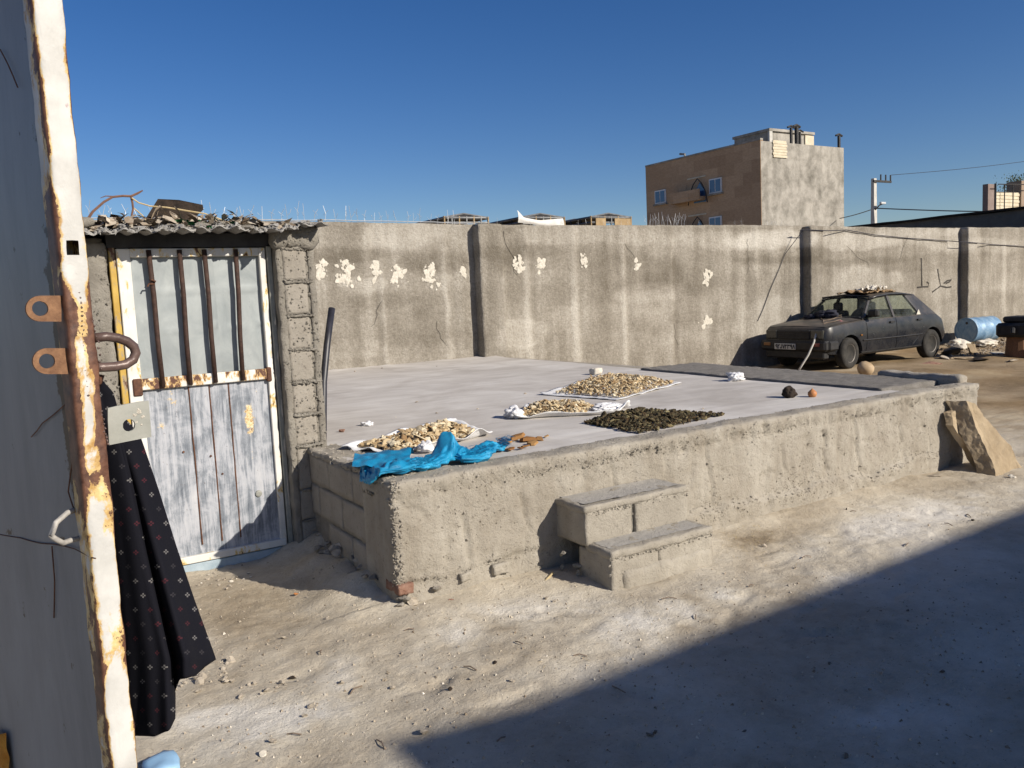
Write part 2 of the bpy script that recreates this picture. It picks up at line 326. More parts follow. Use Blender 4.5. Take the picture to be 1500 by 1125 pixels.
MAT['tarp'] = simple('off_white_tarp', (.5, .48, .45), (.68, .66, .62), 4, .7, .3, .01)
MAT['leaf'] = simple('dusty_tree_leaf', (.03, .05, .025), (.075, .095, .05), 10, .8, .1, .003)
MAT['ltblue'] = simple('light_blue_plastic', (.20, .36, .55), (.28, .45, .62), 8, .5, .2, .003)
MAT['orange'] = simple('orange_rag', (.38, .15, .02), (.55, .28, .05), 60, .9, .6, .004)
MAT['seat'] = simple('dark_seat_cloth', (.02, .02, .02), (.05, .048, .045), 12, .9, .2, .003)
MAT['onion'] = simple('orange_onion_skin', (.36, .13, .045), (.52, .25, .10), 14, .5, .2, .003)
MAT['spray'] = simple('black_spray_paint', (.03, .027, .024), (.07, .063, .055), 30, .9, .2, .002)
MAT['straw'] = simple('dry_straw', (.34, .26, .13), (.52, .42, .25), 40, .9, .2, .002)

# ------------------------------------------------------------------ mesh helpers
ORG = {}
class MB:
    def __init__(s): s.v = []; s.f = []; s.uv = None
    def add(s, vs_, fs):
        o = len(s.v); s.v += [Vector(p) for p in vs_]; s.f += [tuple(i+o for i in f) for f in fs]; return s
    def box(s, c, d, rot=None):
        c = Vector(c); h = Vector(d)/2; P = []
        for z in (-1, 1):
            for y in (-1, 1):
                for x in (-1, 1):
                    q = Vector((x*h.x, y*h.y, z*h.z))
                    if rot is not None: q = rot @ q
                    P.append(c+q)
        return s.add(P, [(0, 2, 3, 1), (4, 5, 7, 6), (0, 1, 5, 4), (2, 6, 7, 3), (0, 4, 6, 2), (1, 3, 7, 5)])
    def bb(s, x0, x1, y0, y1, z0, z1): return s.box(((x0+x1)/2, (y0+y1)/2, (z0+z1)/2), (x1-x0, y1-y0, z1-z0))
    def cbox(s, x0, x1, y0, y1, z0, z1, b=.01):
        bm = bmesh.new(); bmesh.ops.create_cube(bm, size=1)
        for v in bm.verts: v.co = Vector(((x0+x1)/2+v.co.x*(x1-x0), (y0+y1)/2+v.co.y*(y1-y0), (z0+z1)/2+v.co.z*(z1-z0)))
        bmesh.ops.bevel(bm, geom=bm.edges[:], offset=b, segments=1, affect='EDGES')
        bm.verts.index_update(); s.add([v.co.copy() for v in bm.verts], [tuple(v.index for v in f.verts) for f in bm.faces]); bm.free(); return s
    def tube(s, path, rad, n=8, cap=True):
        path = [Vector(p) for p in path]; m = len(path)
        if not isinstance(rad, (list, tuple)): rad = [rad]*m
        up = None; rings = []
        for i in range(m):
            t = (path[min(i+1, m-1)]-path[max(i-1, 0)]).normalized()
            if up is None:
                up = Vector((0, 0, 1)) if abs(t.z) < .9 else Vector((1, 0, 0))
            a = t.cross(up).normalized(); b = a.cross(t).normalized(); up = b
            rings.append([path[i]+(a*math.cos(2*math.pi*k/n)+b*math.sin(2*math.pi*k/n))*rad[i] for k in range(n)])
        o = len(s.v)
        for r_ in rings: s.v += r_
        for i in range(m-1):
            for k in range(n):
                s.f.append((o+i*n+k, o+i*n+(k+1) % n, o+(i+1)*n+(k+1) % n, o+(i+1)*n+k))
        if cap: s.f.append(tuple(o+k for k in range(n))[::-1]); s.f.append(tuple(o+(m-1)*n+k for k in range(n)))
        return s
    def grid(s, fn, nu, nv, uv=None):
        o = len(s.v)
        for j in range(nv+1):
            for i in range(nu+1): s.v.append(Vector(fn(i/nu, j/nv)))
        for j in range(nv):
            for i in range(nu):
                a = o+j*(nu+1)+i; s.f.append((a, a+1, a+nu+2, a+nu+1))
        return s
    def prism(s, pts, ext):
        n = len(pts); e = Vector(ext); P = [Vector(p) for p in pts]; P += [p+e for p in P]
        return s.add(P, [tuple(range(n))[::-1], tuple(range(n, 2*n))]+[(i, (i+1) % n, n+(i+1) % n, n+i) for i in range(n)])
    def lathe(s, prof, n, c, ax=(0, 0, 1)):
        q = Vector((0, 0, 1)).rotation_difference(Vector(ax)); c = Vector(c); o = len(s.v); m = len(prof)
        for (r_, h) in prof:
            for k in range(n): s.v.append(c+q @ Vector((r_*math.cos(2*math.pi*k/n), r_*math.sin(2*math.pi*k/n), h)))
        for i in range(m-1):
            for k in range(n): s.f.append((o+i*n+k, o+i*n+(k+1) % n, o+(i+1)*n+(k+1) % n, o+(i+1)*n+k))
        s.f.append(tuple(o+k for k in range(n))[::-1]); s.f.append(tuple(o+(m-1)*n+k for k in range(n))); return s
    def warp(s, fn): s.v = [Vector(fn(p)) for p in s.v]; return s

def nz(p, sc, seed=0.): return noise.noise(Vector((p[0]*sc+seed, p[1]*sc+seed*1.7, p[2]*sc-seed)))
def nzv(p, sc, seed=0.): return noise.noise_vector(Vector((p[0]*sc+seed, p[1]*sc+seed*1.7, p[2]*sc-seed)))
def fbm(p, sc, octv=4, seed=0.):
    a, v = 1., 0.
    for k in range(octv): v += a*nz(p, sc*2**k, seed+k*3.1); a *= .5
    return v
def roughbox(mb, x0, x1, y0, y1, z0, z1, res=.04, amp=.006, sc=6, rnd_=.02, seed=0., octv=3, disp=None):
    lo = Vector((x0, y0, z0)); hi = Vector((x1, y1, z1)); d = hi-lo
    n = [max(1, int(math.ceil(d[i]/res))) for i in range(3)]
    idx = {}; o = len(mb.v)
    def vert(i, j, k):
        key = (i, j, k)
        if key in idx: return idx[key]
        p = Vector((lo.x+d.x*i/n[0], lo.y+d.y*j/n[1], lo.z+d.z*k/n[2]))
        q = Vector([min(max(p[a], lo[a]+rnd_), hi[a]-rnd_) for a in range(3)]); e = p-q
        if e.length > 1e-9: p = q+e.normalized()*rnd_
        v = Vector((0, 0, 0)); a_ = amp; s_ = sc
        for q_ in range(octv): v += nzv(p, s_, seed+q_*2.3)*a_; a_ *= .62; s_ *= 2.3
        p = p+v
        if disp: p = disp(p)
        idx[key] = len(mb.v); mb.v.append(p); return idx[key]
    for a in range(3):
        b, c = (a+1) % 3, (a+2) % 3
        for side in (0, 1):
            for i in range(n[b]):
                for j in range(n[c]):
                    q = []
                    for (di, dj) in ((0, 0), (1, 0), (1, 1), (0, 1)):
                        t = [0, 0, 0]; t[a] = side*n[a]; t[b] = i+di; t[c] = j+dj; q.append(vert(*t))
                    mb.f.append(tuple(q if side else q[::-1]))
    return mb
def mk(name, mb, mat, parent=None, smooth=False, org=None, attrs=None, uv=None):
    o_ = ORG[parent.name] if parent is not None else (Vector(org) if org is not None else Vector((0, 0, 0)))
    me = bpy.data.meshes.new(name); me.from_pydata([tuple(p-o_) for p in mb.v], [], mb.f)
    if smooth: me.polygons.foreach_set('use_smooth', [True]*len(me.polygons))
    if attrs:
        for k, vals in attrs.items():
            a = me.attributes.new(k, 'FLOAT', 'POINT'); a.data.foreach_set('value', vals)
    if uv:
        l = me.uv_layers.new(name='UVMap'); li = np.zeros(len(me.loops), dtype=np.int32); me.loops.foreach_get('vertex_index', li)
        l.data.foreach_set('uv', np.array(uv, dtype=np.float32)[li].ravel())
    me.update(); ob = bpy.data.objects.new(name, me); col.objects.link(ob)
    if mat: me.materials.append(MAT[mat] if isinstance(mat, str) else mat)
    if parent is not None: ob.parent = parent; ORG[ob.name] = o_
    else: ob.location = o_; ORG[ob.name] = o_
    return ob
def tag(o, label=None, cat=None, group=None, kind=None):
    if label: o['label'] = label
    if cat: o['category'] = cat
    if group: o['group'] = group
    if kind: o['kind'] = kind
    return o
def thing(name, loc, label, cat, group=None):
    o = bpy.data.objects.new(name, None); col.objects.link(o); o.location = loc; o.empty_display_size = .1; ORG[o.name] = Vector(loc)
    return tag(o, label, cat, group)
def center(mb, flat=True):
    c = sum(mb.v, Vector())/len(mb.v)
    if flat: c.z = min(p.z for p in mb.v)
    return c
def one(name, mb, mat, label, cat, group=None, smooth=False, **k):
    return tag(mk(name, mb, mat, None, smooth, org=center(mb), **k), label, cat, group)
def rock(size, seed, rough=.25, sub=2, flat=1.):
    bm = bmesh.new(); bmesh.ops.create_icosphere(bm, subdivisions=sub, radius=1)
    mb = MB()
    for v in bm.verts:
        p = v.co.copy(); q = nzv(p, .9, seed)*rough*1.6+nzv(p, 2.1, seed+9)*rough*.8
        for ax in range(9):   # cleave with planes so that it has facets
            nn = Vector((math.sin(seed*3.7+ax*2.13), math.cos(seed*5.3+ax*1.37), math.sin(seed*2.9+ax*4.71))).normalized()
            dd = p.dot(nn)-(.5+.2*math.sin(seed+ax*3.3))
            if dd > 0: p = p-nn*dd
        p = p+q*.32; v.co = Vector((p.x*size[0], p.y*size[1], p.z*size[2]*flat))
    bm.verts.index_update(); mb.add([v.co.copy() for v in bm.verts], [tuple(v.index for v in f.verts) for f in bm.faces]); bm.free(); return mb
def copyo(o, loc, rot=None, sc=None, label=None, group=None, mat=None):
    c = o.copy(); col.objects.link(c); c.location = loc; ORG[c.name] = Vector(loc)
    if rot is not None: c.rotation_euler = rot
    if sc is not None: c.scale = sc if isinstance(sc, (tuple, list, Vector)) else (sc, sc, sc)
    if label: c['label'] = label
    if group: c['group'] = group
    return c
H = .67; YF = 3.83; YW = 11.33; XL = 1.635; HW = 2.75

# ================================================================== GROUND
def sstep(a, b, x):
    t = min(1, max(0, (x-a)/(b-a))); return t*t*(3-2*t)
_rf = random.Random(4); FEET = []
for _k in range(46):
    _a = _rf.choice((.15, 2.2, .6, 3.0))+_rf.uniform(-.3, .3); FEET.append((_rf.uniform(.5, 6.5), _rf.uniform(2.0, 3.5), math.cos(_a), math.sin(_a)))
def gz(x, y):
    p = (x, y, 0)
    h = .022*nz(p, .8, 1)+.012*nz(p, 2.3, 5)
    near = 1-sstep(7, 16, math.hypot(x-2, y-3))
    if near > .01: h += near*(.008*nz(p, 5.5, 2)+.007*abs(nz(p, 11, 3))+.005*nz(p, 19, 3)+.0035*nz(p, 37, 4))
    # soil banked against the platform
    if 1.0 < x < 7.3 and 2.9 < y < 3.9: h += .05*sstep(3.35, 3.85, y)*(.5+.7*nz(p, 2.6, 8))*sstep(1.0, 1.6, x)
    if .9 < x < 1.7 and 3.6 < y < 5.3: h += .13*sstep(1.2, 1.66, x)*sstep(3.7, 4.3, y)*(.75+.6*nz(p, 4.5, 6))
    if near > .3 and y < 3.7:
        for (fx, fy, ca, sa) in FEET:
            dx, dy = x-fx, y-fy
            if abs(dx) < .2 and abs(dy) < .2:
                a_, b_ = (dx*ca+dy*sa)/.13, (-dx*sa+dy*ca)/.045; r2 = a_*a_+b_*b_
                if r2 < 2.2: h += -.009*math.exp(-r2**2)+.005*math.exp(-((r2-1.25)/.35)**2)
    if x > 8: h += .05*sstep(8, 11, x)*nz(p, 1.3, 12)
    return h
def graded(a, parts):
    out = [a]
    for (end, st) in parts:
        n = max(1, int(round((end-out[-1])/st))); s0 = out[-1]
        out += [s0+(end-s0)*(k+1)/n for k in range(n)]
    return out
xs = graded(-600, [(-60, 90), (-6, 9), (-.6, .5), (7.2, .024), (12, .09), (25, .2), (60, 5), (1200, 120)])
ys = graded(-300, [(-40, 40), (-4, 4), (1.4, .45), (5.4, .024), (12, .11), (30, 3), (60, 6), (1500, 120)])
mb = MB(); tone = []; brown = []
for y in ys:
    for x in xs:
        big = abs(x) > 40 or y > 30 or y < -6
        z = 0. if big else gz(x, y)
        mb.v.append(Vector((x, y, z)))
        if big: tone.append(.5); brown.append(.6); continue
        p = (x, y, 0)
        t = .5+.5*fbm(p, .9, 3, 20)
        tone.append(t); brown.append(0.)
# whitish salt crusts and browner soil, laid out where the yard has them
PATCH = [(onz(430, 1050), .30, .16, .55), (onz(320, 1045), .2, .1, .5), (onz(490, 975), .22, .2, .25), (onz(680, 950), .5, .25, .28), (onz(960, 900), .35, .2, .4),
         (onz(1060, 870), .3, .15, .3), (onz(1250, 780), .8, .22, .3), (onz(1400, 745), .7, .25, .35), (onz(740, 905), .5, .15, .25), (onz(900, 960), .5, .18, .22),
         (onz(440, 850), .3, .3, -.12), (onz(370, 920), .5, .35, -.22), (onz(560, 960), .4, .3, -.12), (onz(1110, 790), .22, .14, -.45), (onz(1460, 620), 1., .5, .3), (onz(310, 1000), .3, .15, -.2),
         (onz(1300, 1050), .35, .25, .3), (onz(1010, 930), .4, .2, .15), (onz(1210, 860), .5, .2, .2)]
for i, p in enumerate(mb.v):
    if abs(p.x) > 40 or p.y > 30 or p.y < -6: continue
    for (c, rx, ry, w) in PATCH:
        dx, dy = (p.x-c.x)/rx, (p.y-c.y)/ry
        r2 = dx*dx+dy*dy
        if r2 < 4: tone[i] += 1.35*w*math.exp(-r2*1.2)*(1+1.1*nz(p, 5, 31)+.6*nz(p, 14, 32))
    brown[i] = min(1, max(0, sstep(7.2, 9.5, p.x+.9*nz(p, .7, 3))*.85*sstep(3.2, 5., p.y+.5*nz(p, 1.1, 9))+.5*max(0, nz(p, .55, 44))*sstep(2.8, 4.2, p.y)))
nx = len(xs)
for j in range(len(ys)-1):
    for i in range(nx-1):
        a = j*nx+i; mb.f.append((a, a+1, a+nx+1, a+nx))
ground = tag(mk('ground', mb, 'ground', smooth=True, attrs={'tone': tone, 'brown': brown}), 'dry pale beige dirt of the walled yard', kind='structure')

# ================================================================== RAISED PLATFORM
plat = thing('raised_platform', (XL+.1, YF+.1, 0), 'low raised cement platform with rendered front and smooth slab top', 'platform')
def rx(y): return 6.98+(y-YF)*.06       # right edge runs slightly out
def pdisp(p):
    y = p.y
    if p.x > 4: p.x += (p.x-4)/(3.)*((y-YF)*.06)
    fr = 1-sstep(0, .11, abs(y-YF))
    if fr > 0:
        x, z = p.x, p.z; q = (x, 0, z)
        d = .012*fbm(q, 2.6, 5, 7)
        d += .012*max(0, fbm((x*2.6, 0, z*.8), 4.5, 4, 17))              # trowel drags
        edge = H-.075-.02*nz((x, 0, 0), 1.7, 4)-.012*nz((x, 0, 0), 7, 6)
        bnd = math.exp(-((z-edge)/.035)**2)
        d += .030*bnd*max(0, fbm((x*1.3, 0, z), 17, 3, 27)+.05)           # torn band under the mortar lip
        d -= .012*sstep(edge-.02, edge+.02, z)
        d += .030*max(0, fbm(q, 9, 4, 37)-.36)
        sx = x+.03*nz(q, 6, 3)
        for k in range(9):                                               # sagging cracks in the render
            cx = 2.0+k*.58+.2*math.sin(k*5.1); w_ = .006
            dx = abs(x-cx-.10*(H-z)-.03*nz((0, 0, z), 8, k)-.015*nz((0, 0, z), 25, k))
            if dx < .02 and .12+.2*((k*37) % 10)/10 < z < .45+.15*((k*53) % 10)/10: d += .02*(1-dx/.02)
        e = .15+.06*nz((x, 0, 0), 1.9, 3)+.035*nz((x, 0, 0), 8, 5)
        if z > -.1:
            if x > 3.45: d -= .032*sstep(e+.012, e-.012, z)*sstep(3.4, 3.6, x)*sstep(6.6, 5.8, x)   # broken toe left standing proud
            else: d += .02*sstep(e+.01, e-.01, z)*(.6+.8*nz(q, 6, 4))
        p.y += fr*d
    if p.z > H-.08:
        lip = math.exp(-((y-YF-.09)/.10)**2)
        p.z += lip*(.012+.014*fbm(p, 4.5, 3, 11))
        p.z += .006*nz(p, .8, 2)-.04*sstep(.17, .27, y-YF)
    return p
roughf = MB(); roughbox(roughf, XL-.012, 7.0, YF, YF+.42, -.25, H, .0165, .0034, 10, .022, 3., 4, pdisp)
mk('front_wall', roughf, 'front', plat, True)
top = MB(); n_x, n_y = 110, 90
def topf(u, v):
    y = YF+.16+(YW+.1-YF-.16)*v**1.6; x0 = XL+.05; x1 = 6.2+(y-YF)*.06-.1*nz((y, 0, 0), .6, 4) if True else 0
    x = x0+(x1-x0)*u; p = (x, y, 0)
    z = H+.004+.004*nz(p, 1.1, 6)+.0022*nz(p, 6, 2)
    z += .035*sstep(10.5, YW, y)*sstep(6, 7.2, x)+.012*math.exp(-((y-YW)/.12)**2)*(1+nz(p, 6, 1))
    return (x, y, z)
top.grid(topf, n_x, n_y)
sv = [(p.x, p.y) for p in top.v]
mk('slab_top', top, 'slab', plat, True)
core = MB().bb(XL+.06, 6.9, YF+.3, YW-.01, -.2, H-.03); mk('core', core, 'front', plat)
# coarse raised strip along the right-hand edge
def kd(p):
    p.x += (p.y-YF)*.06; return p
k = MB(); roughbox(k, 6.1, 6.93, YF+.30, 7.35, -.2, H+.026, .035, .007, 10, .008, 8., 4, kd); mk('edge_strip', k, 'kerb', plat, True)
k = MB(); roughbox(k, 6.90, 7.03, YF+.10, 4.75, -.2, H+.07, .03, .014, 6, .03, 5., 4, kd); mk('outer_lip', k, 'front', plat, True)
# left-hand face: hollow blocks in courses over rubble and a brick
cy = [(.47, .655), (.265, .46), (.07, .255)]
for ci, (z0, z1) in enumerate(cy):
    y = YF+.16+(.0, .20, .06)[ci]; first = True
    y0 = YF+.10
    while y0 < 5.14:
        y1 = min(y if first else y0+.40, 5.16)
        if first: y1 = y
        first = False
        if y1-y0 > .03 and not (ci == 2 and (y0 < YF+.2 or y0 > 4.7)):
            b = MB(); roughbox(b, XL-.005-.006*rnd.random(), XL+.14, y0+.003, y1-.003, z0+.003, z1-.003, .03, .0035, 12, .004, rnd.random()*9, 4)
            mk('block', b, 'block', plat, True)
        y0 = y1
b = MB(); roughbox(b, XL+.006, XL+.12, YF+.05, 5.2, -.1, .66, .04, .014, 8, .02, 12.); mk('mortar_bed', b, 'shedw', plat, True)
cap = MB(); roughbox(cap, XL-.012, XL+.2, YF+.10, 5.17, .645, .682, .025, .012, 9, .012, 2.2, 4); mk('mortar_cap', cap, 'front', plat, True)
b = MB(); roughbox(b, XL-.014, XL+.075, YF-.010, YF+.15, .088, .142, .015, .006, 16, .006, 4., 5); mk('brick', b, 'brick', plat, True)
for kk in range(26):   # broken rubble at the foot of the left face and corner
    s = .018+.035*rnd.random(); q = rock((s*1.2, s*1.1, s*.8), rnd.random()*20, .45, 2)
    c = Vector((XL+.01-.09*rnd.random()**2, YF+.25+1.0*rnd.random(), .05+.15*rnd.random())) if kk < 20 else Vector((XL-.005+.25*rnd.random(), YF+.0, .03+.05*rnd.random()))
    q.warp(lambda p: p+c); mk('rubble_stone', q, ['stone', 'block', 'shedw'][kk % 3], plat)
# flat pieces showing through the broken foot of the front
for (px, py, w, h_) in [(683, 846, .07, .05), (735, 834, .10, .06), (1330, 695, .26, .07), (1020, 750, .10, .05)]:
    c = onY(px, py, YF-.01); b = MB(); roughbox(b, c.x-w/2, c.x+w/2, YF-.012, YF+.03, c.z-h_/2, c.z+h_/2, .014, .009, 15, .004, px*.1, 4); mk('exposed_block', b, 'front' if px % 2 else 'stepblock', plat, True)

# crumbs of mortar standing out of the torn edges
def crumbs(name, pts, mat, parent, smin, smax, rr_):
    d = MB()
    for (p, nrm) in pts:
        sz = smin+(smax-smin)*rr_.random()**2.2; nrm = Vector(nrm); t1 = nrm.orthogonal().normalized(); t2 = nrm.cross(t1); a = rr_.uniform(0, 6.3); k = rr_.choice((3, 4, 5))
        V = [Vector(p)-nrm*sz*.3+(t1*math.cos(a+6.283*q/k)+t2*math.sin(a+6.283*q/k))*sz*rr_.uniform(.7, 1.4) for q in range(k)]; top_ = Vector(p)+nrm*sz*rr_.uniform(.4, .9)+t1*rr_.uniform(-.4, .4)*sz+t2*rr_.uniform(-.4, .4)*sz
        d.add(V+[top_], [(q, (q+1) % k, k) for q in range(k)])
    tag(mk(name, d, mat, parent), kind='stuff')
rc = random.Random(21); FV = [v for v in roughf.v if abs(v.y-YF) < .06 and 0.0 < v.z < H-.005]; pts = []
TV = [v for v in roughf.v if v.z > H-.03 and v.y < YF+.2]
while len(pts) < 4200:
    v = rc.choice(FV); edge = H-.075-.02*nz((v.x, 0, 0), 1.7, 4)-.012*nz((v.x, 0, 0), 7, 6); e = .15+.06*nz((v.x, 0, 0), 1.9, 3)+.035*nz((v.x, 0, 0), 8, 5)
    w = 1.0*math.exp(-((v.z-edge)/.03)**2)*max(0, .35+1.6*nz(v, 3.1, 5))+.45*math.exp(-((v.z-e)/.035)**2)+.05+.5*max(0, nz(v, 2.2, 9)-.2)
    if rc.random() < w: pts.append((v+Vector((rc.uniform(-.01, .01), 0, rc.uniform(-.01, .01))), (0, -1, .15)))
for _ in range(900): v = rc.choice(TV); pts.append((v+Vector((rc.uniform(-.01, .01), 0, 0)), (0, -.1, 1)))
crumbs('mortar_crumbs', pts, 'front', plat, .0028, .011, rc)
AV = [v for v in roughf.v if v.x < XL+.03 and abs(v.y-YF) < .03 and v.z > .02]
crumbs('mortar_crumbs', [(rc.choice(AV)+Vector((rc.uniform(-.008, .008), rc.uniform(-.008, .01), rc.uniform(-.008, .008))), (-.6, -.7, .1)) for _ in range(420)], 'front', plat, .004, .013, rc)
CV = [v for v in cap.v if v.z > .66 or v.x < XL]
crumbs('mortar_crumbs', [(rc.choice(CV)+Vector((rc.uniform(-.008, .008), rc.uniform(-.008, .01), 0)), (-.4, 0, .8)) for _ in range(500)], 'front', plat, .004, .014, rc)
# ------------------------------------------------------------------ steps
st = thing('concrete_steps', (3., 3.5, 0), 'two cement block steps against the platform front', 'steps')
X0, X1 = 2.60, 3.37
for (a, b_, y0, y1, z0, z1, sd) in [(X0+.03, 2.955, 3.56, 3.86, .205, .40, 1), (2.985, X1+.02, 3.56, 3.86, .205, .40, 2), (X0+.05, 2.98, 3.37, 3.66, -.08, .185, 3), (2.985, X1+.02, 3.37, 3.66, -.08, .185, 4)]:
    b = MB(); roughbox(b, a, b_, y0, y1, z0, z1, .02, .0035, 14, .005, sd*3.3, 5); mk('block', b, 'stepblock', st, True)
for (a, b_, y0, y1, z0, z1, sd) in [(X0+.025, X1+.025, 3.555, 3.86, .385, .428, 5), (X0+.045, X1+.025, 3.364, 3.60, .172, .218, 6)]:
    b = MB(); roughbox(b, a, b_, y0, y1, z0, z1, .016, .006, 12, .012, sd*2.1, 5); mk('tread', b, 'stepblock', st, True)
    g = MB(); g.grid(lambda u, v: (a+.03+(b_-a-.07)*u+.012*nz((u*9, v*5, 0), 1, sd), y0+.045+(y1-y0-.075)*v+.012*nz((u*9, v*5, 0), 1, sd+4), z1+.0035+.003*nz((u*12, v*5, 0), 1, sd)), 40, 12); mk('trowelled_top', g, 'tread', st, True)
b = MB(); roughbox(b, X0+.12, X1+.01, 3.355, 3.5, -.06, .10, .022, .009, 9, .03, 5.5, 4); mk('mortar_smear', b, 'stepblock', st, True)
pts = []
for _ in range(700):
    lo_ = rc.random() < .5; x = rc.uniform(X0+.04, X1+.02); y0_ = 3.362 if lo_ else 3.553; zt_ = .218 if lo_ else .428
    if rc.random() < .6: pts.append(((x, y0_+.004, zt_-.04+.03*rc.random()**2-.02*rc.random()), (0, -1, .1)))
    else: pts.append(((x, y0_+.01, rc.uniform(.0 if lo_ else .22, zt_-.03)), (0, -1, .1)))
crumbs('mortar_crumbs', pts, 'stepblock', st, .002, .009, rc)
b = MB(); roughbox(b, 2.93, 3.02, 3.58, 3.7, .2, .4, .03, .006, 9, .01, 7.5); mk('joint', b, 'shedw', st, True)
for kk in range(5):
    s = .018+.018*rnd.random(); q = rock((s, s*1.1, s*.8), kk+3.3, .3); c = Vector((X0-.03+.1*rnd.random(), 3.62+.16*rnd.random(), .03+.12*rnd.random())); q.warp(lambda p: p+c); mk('rubble_stone', q, 'shedw', st)

# ================================================================== BACK WALL
wall = thing('boundary_wall', (8, YW+.1, 0), 'long grey cement rendered boundary wall with pilasters behind the platform', 'wall')
strips = [(553, .10, -.16), (560, .06, .14), (653, .07, .2), (665, .08, -.14), (735, .12, -.1), (772, .09, .18), (782, .07, -.12), (842, .12, .22), (850, .07, -.1), (913, .10, .2), (922, .09, -.12), (982, .12, .12), (990, .1, -.14), (1037, .16, -.12), (1095, .16, -.14), (1148, .2, -.13), (1108, .1, .12), (1255, .2, -.12), (1300, .15, -.1), (1345, .2, -.12), (1440, .2, -.12), (1470, .2, .1)]
strips = [(onY(px, 430, YW).x, w, a) for px, w, a in strips]
blots = []
for (px, py, w, h_, a) in [(590, 345, .9, .22, .3), (690, 340, .5, .2, .1), (500, 375, 1.2, .10, -.35), (640, 385, .7, .16, -.3), (860, 345, 1.6, .2, .2), (940, 400, .9, .35, -.3), (760, 370, .9, .14, -.25), (1060, 350, .9, .2, .2), (1130, 350, .7, .22, .45), (1140, 380, .8, .08, -.35), (1010, 410, .8, .3, -.2), (560, 440, .8, .12, -.2), (530, 415, .6, .12, .25), (600, 480, 1., .3, -.12), (520, 515, .9, .15, .15), (950, 430, .6, .2, .2), (880, 470, 1.2, .3, .1), (1250, 355, .9, .2, .35), (1250, 385, .9, .08, -.3), (1260, 410, .8, .25, .25), (1350, 385, .9, .2, -.25), (1385, 350, .6, .3, .2), (1450, 360, .8, .2, .2), (1450, 410, 1., .3, .1), (1350, 340, .8, .1, .2), (760, 490, .6, .25, .25), (740, 370, .4, .4, -.25), (1130, 470, .6, .5, .22), (1190, 400, .3, .8, -.15)]:
    c = onY(px, py, YW); blots.append((c.x, c.z, w*c.x/8+.1, h_, a*(.55 if a < 0 else .8)))
def wtone(x, z):
    p = (x, 0, z)
    wx = x+.03*nz(p, 4, 2); wz = z+.07*nz(p, 1.3, 5)+.03*nz(p, 4, 6)
    t = .40+.10*fbm(p, 1.3, 4, 3)+.16*fbm((x*2.6, 0, z*.30), 1.6, 3, 13)
    t += .035*math.sin(wz*2*math.pi/.62+1.2)+.05*nz((0, 0, wz), 3.3, 7)
    for (sx, w, a) in strips:
        d = (wx-sx)/(w*.62)
        if abs(d) < 2.5: t += (1.35 if a > 0 else .8)*a*math.exp(-d**4)*(.7+.8*nz(p, 1.7, sx))*sstep(2.45, 2.1, wz)
    for (bx, bz, w, h_, a) in blots:
        r2 = ((wx-bx)/w)**2+((wz-bz)/h_)**2+.5*nz(p, 2.6, bx)
        if r2 < 2: t += a*(1-sstep(.5, 1.25, r2))
    return t
wm = MB(); wat = []
XW0, XW1 = -4., 30.
wx_ = graded(XW0, [(.5, .3), (22, .045), (XW1, .2)]); wz_ = graded(-.3, [(0, .3), (HW, .045)])
for z in wz_:
    for x in wx_:
        tn = wtone(x, z); zz = z
        if z > HW-.02: zz = z+.012*fbm((x, 0, 0), 2.2, 3, 4)+.015*math.sin(x*.6)
        y = YW+.012*fbm((x, 0, z), 1.8, 4, 9)-.006*(tn-.4)
        for (sx, w, a) in strips:
            d = (x-sx)/(w*.6)
            if abs(d) < 2: y -= .012*math.exp(-d*d)*(1 if a > 0 else -.6)
        wm.v.append(Vector((x, y, zz))); wat.append(tn)
nw = len(wx_)
for j in range(len(wz_)-1):
    for i in range(nw-1):
        a = j*nw+i; wm.f.append((a, a+1, a+nw+1, a+nw))
# top and back of the wall
o = len(wm.v); base = (len(wz_)-1)*nw
for i, x in enumerate(wx_): wm.v.append(Vector((x, YW+.22, wm.v[base+i].z+.005))); wat.append(.4)
for i, x in enumerate(wx_): wm.v.append(Vector((x, YW+.22, -.3))); wat.append(.4)
for i in range(nw-1):
    wm.f.append((base+i, base+i+1, o+i+1, o+i)); wm.f.append((o+i, o+i+1, o+nw+i+1, o+nw+i))
mk('render_face', wm, 'wall', wall, True, attrs={'tone': wat})
for (x0, x1) in ((6.41, 6.84), (14.13, 14.53), (19.84, 20.24)):
    p_ = MB(); roughbox(p_, x0, x1, YW-.205, YW+.05, -.3, HW-.012, .045, .008, 5, .02, x0, 4)
    mk('pilaster', p_, 'wall', wall, True, attrs={'tone': [wtone(v.x, v.z)-.05 for v in p_.v]})
# thrown dabs of pale plaster
for (px, py, w, h_, n) in [(470, 393, .17, .26, 7), (508, 398, .24, .36, 10), (550, 393, .14, .28, 7), (583, 402, .22, .33, 9), (629, 400, .26, .38, 11), (728, 388, .15, .22, 6), (759, 386, .16, .30, 8), (792, 385, .15, .19, 5), (855, 382, .13, .24, 6), (932, 386, .13, .16, 4), (1035, 402, .19, .28, 7), (1037, 470, .22, .16, 5), (678, 395, .06, .26, 4)]:
    c = onY(px, py, YW); d = MB(); rr = random.Random(px)
    for q in range(n*4):
        u, v = rr.gauss(0, .28), rr.gauss(0, .34); s = (.010+.040*rr.random()**1.5)*(1+.03*c.x)
        if q < n*.5: v = .1+.4*rr.random(); u *= .6
        else: v = -.1+.35*rr.gauss(0, 1)*.6-.08
        b = rock((s*1.1, .004+.003*rr.random(), s*1.15), rr.random()*30, .8, 2); cc = Vector((c.x+u*w*1.1, YW-.005+.012*fbm((c.x, 0, c.z), 1.8, 4, 9), c.z+v*h_*.95)); b.warp(lambda p: p+cc); d.add(b.v, b.f)
    mk('plaster_dab', d, 'white', wall)
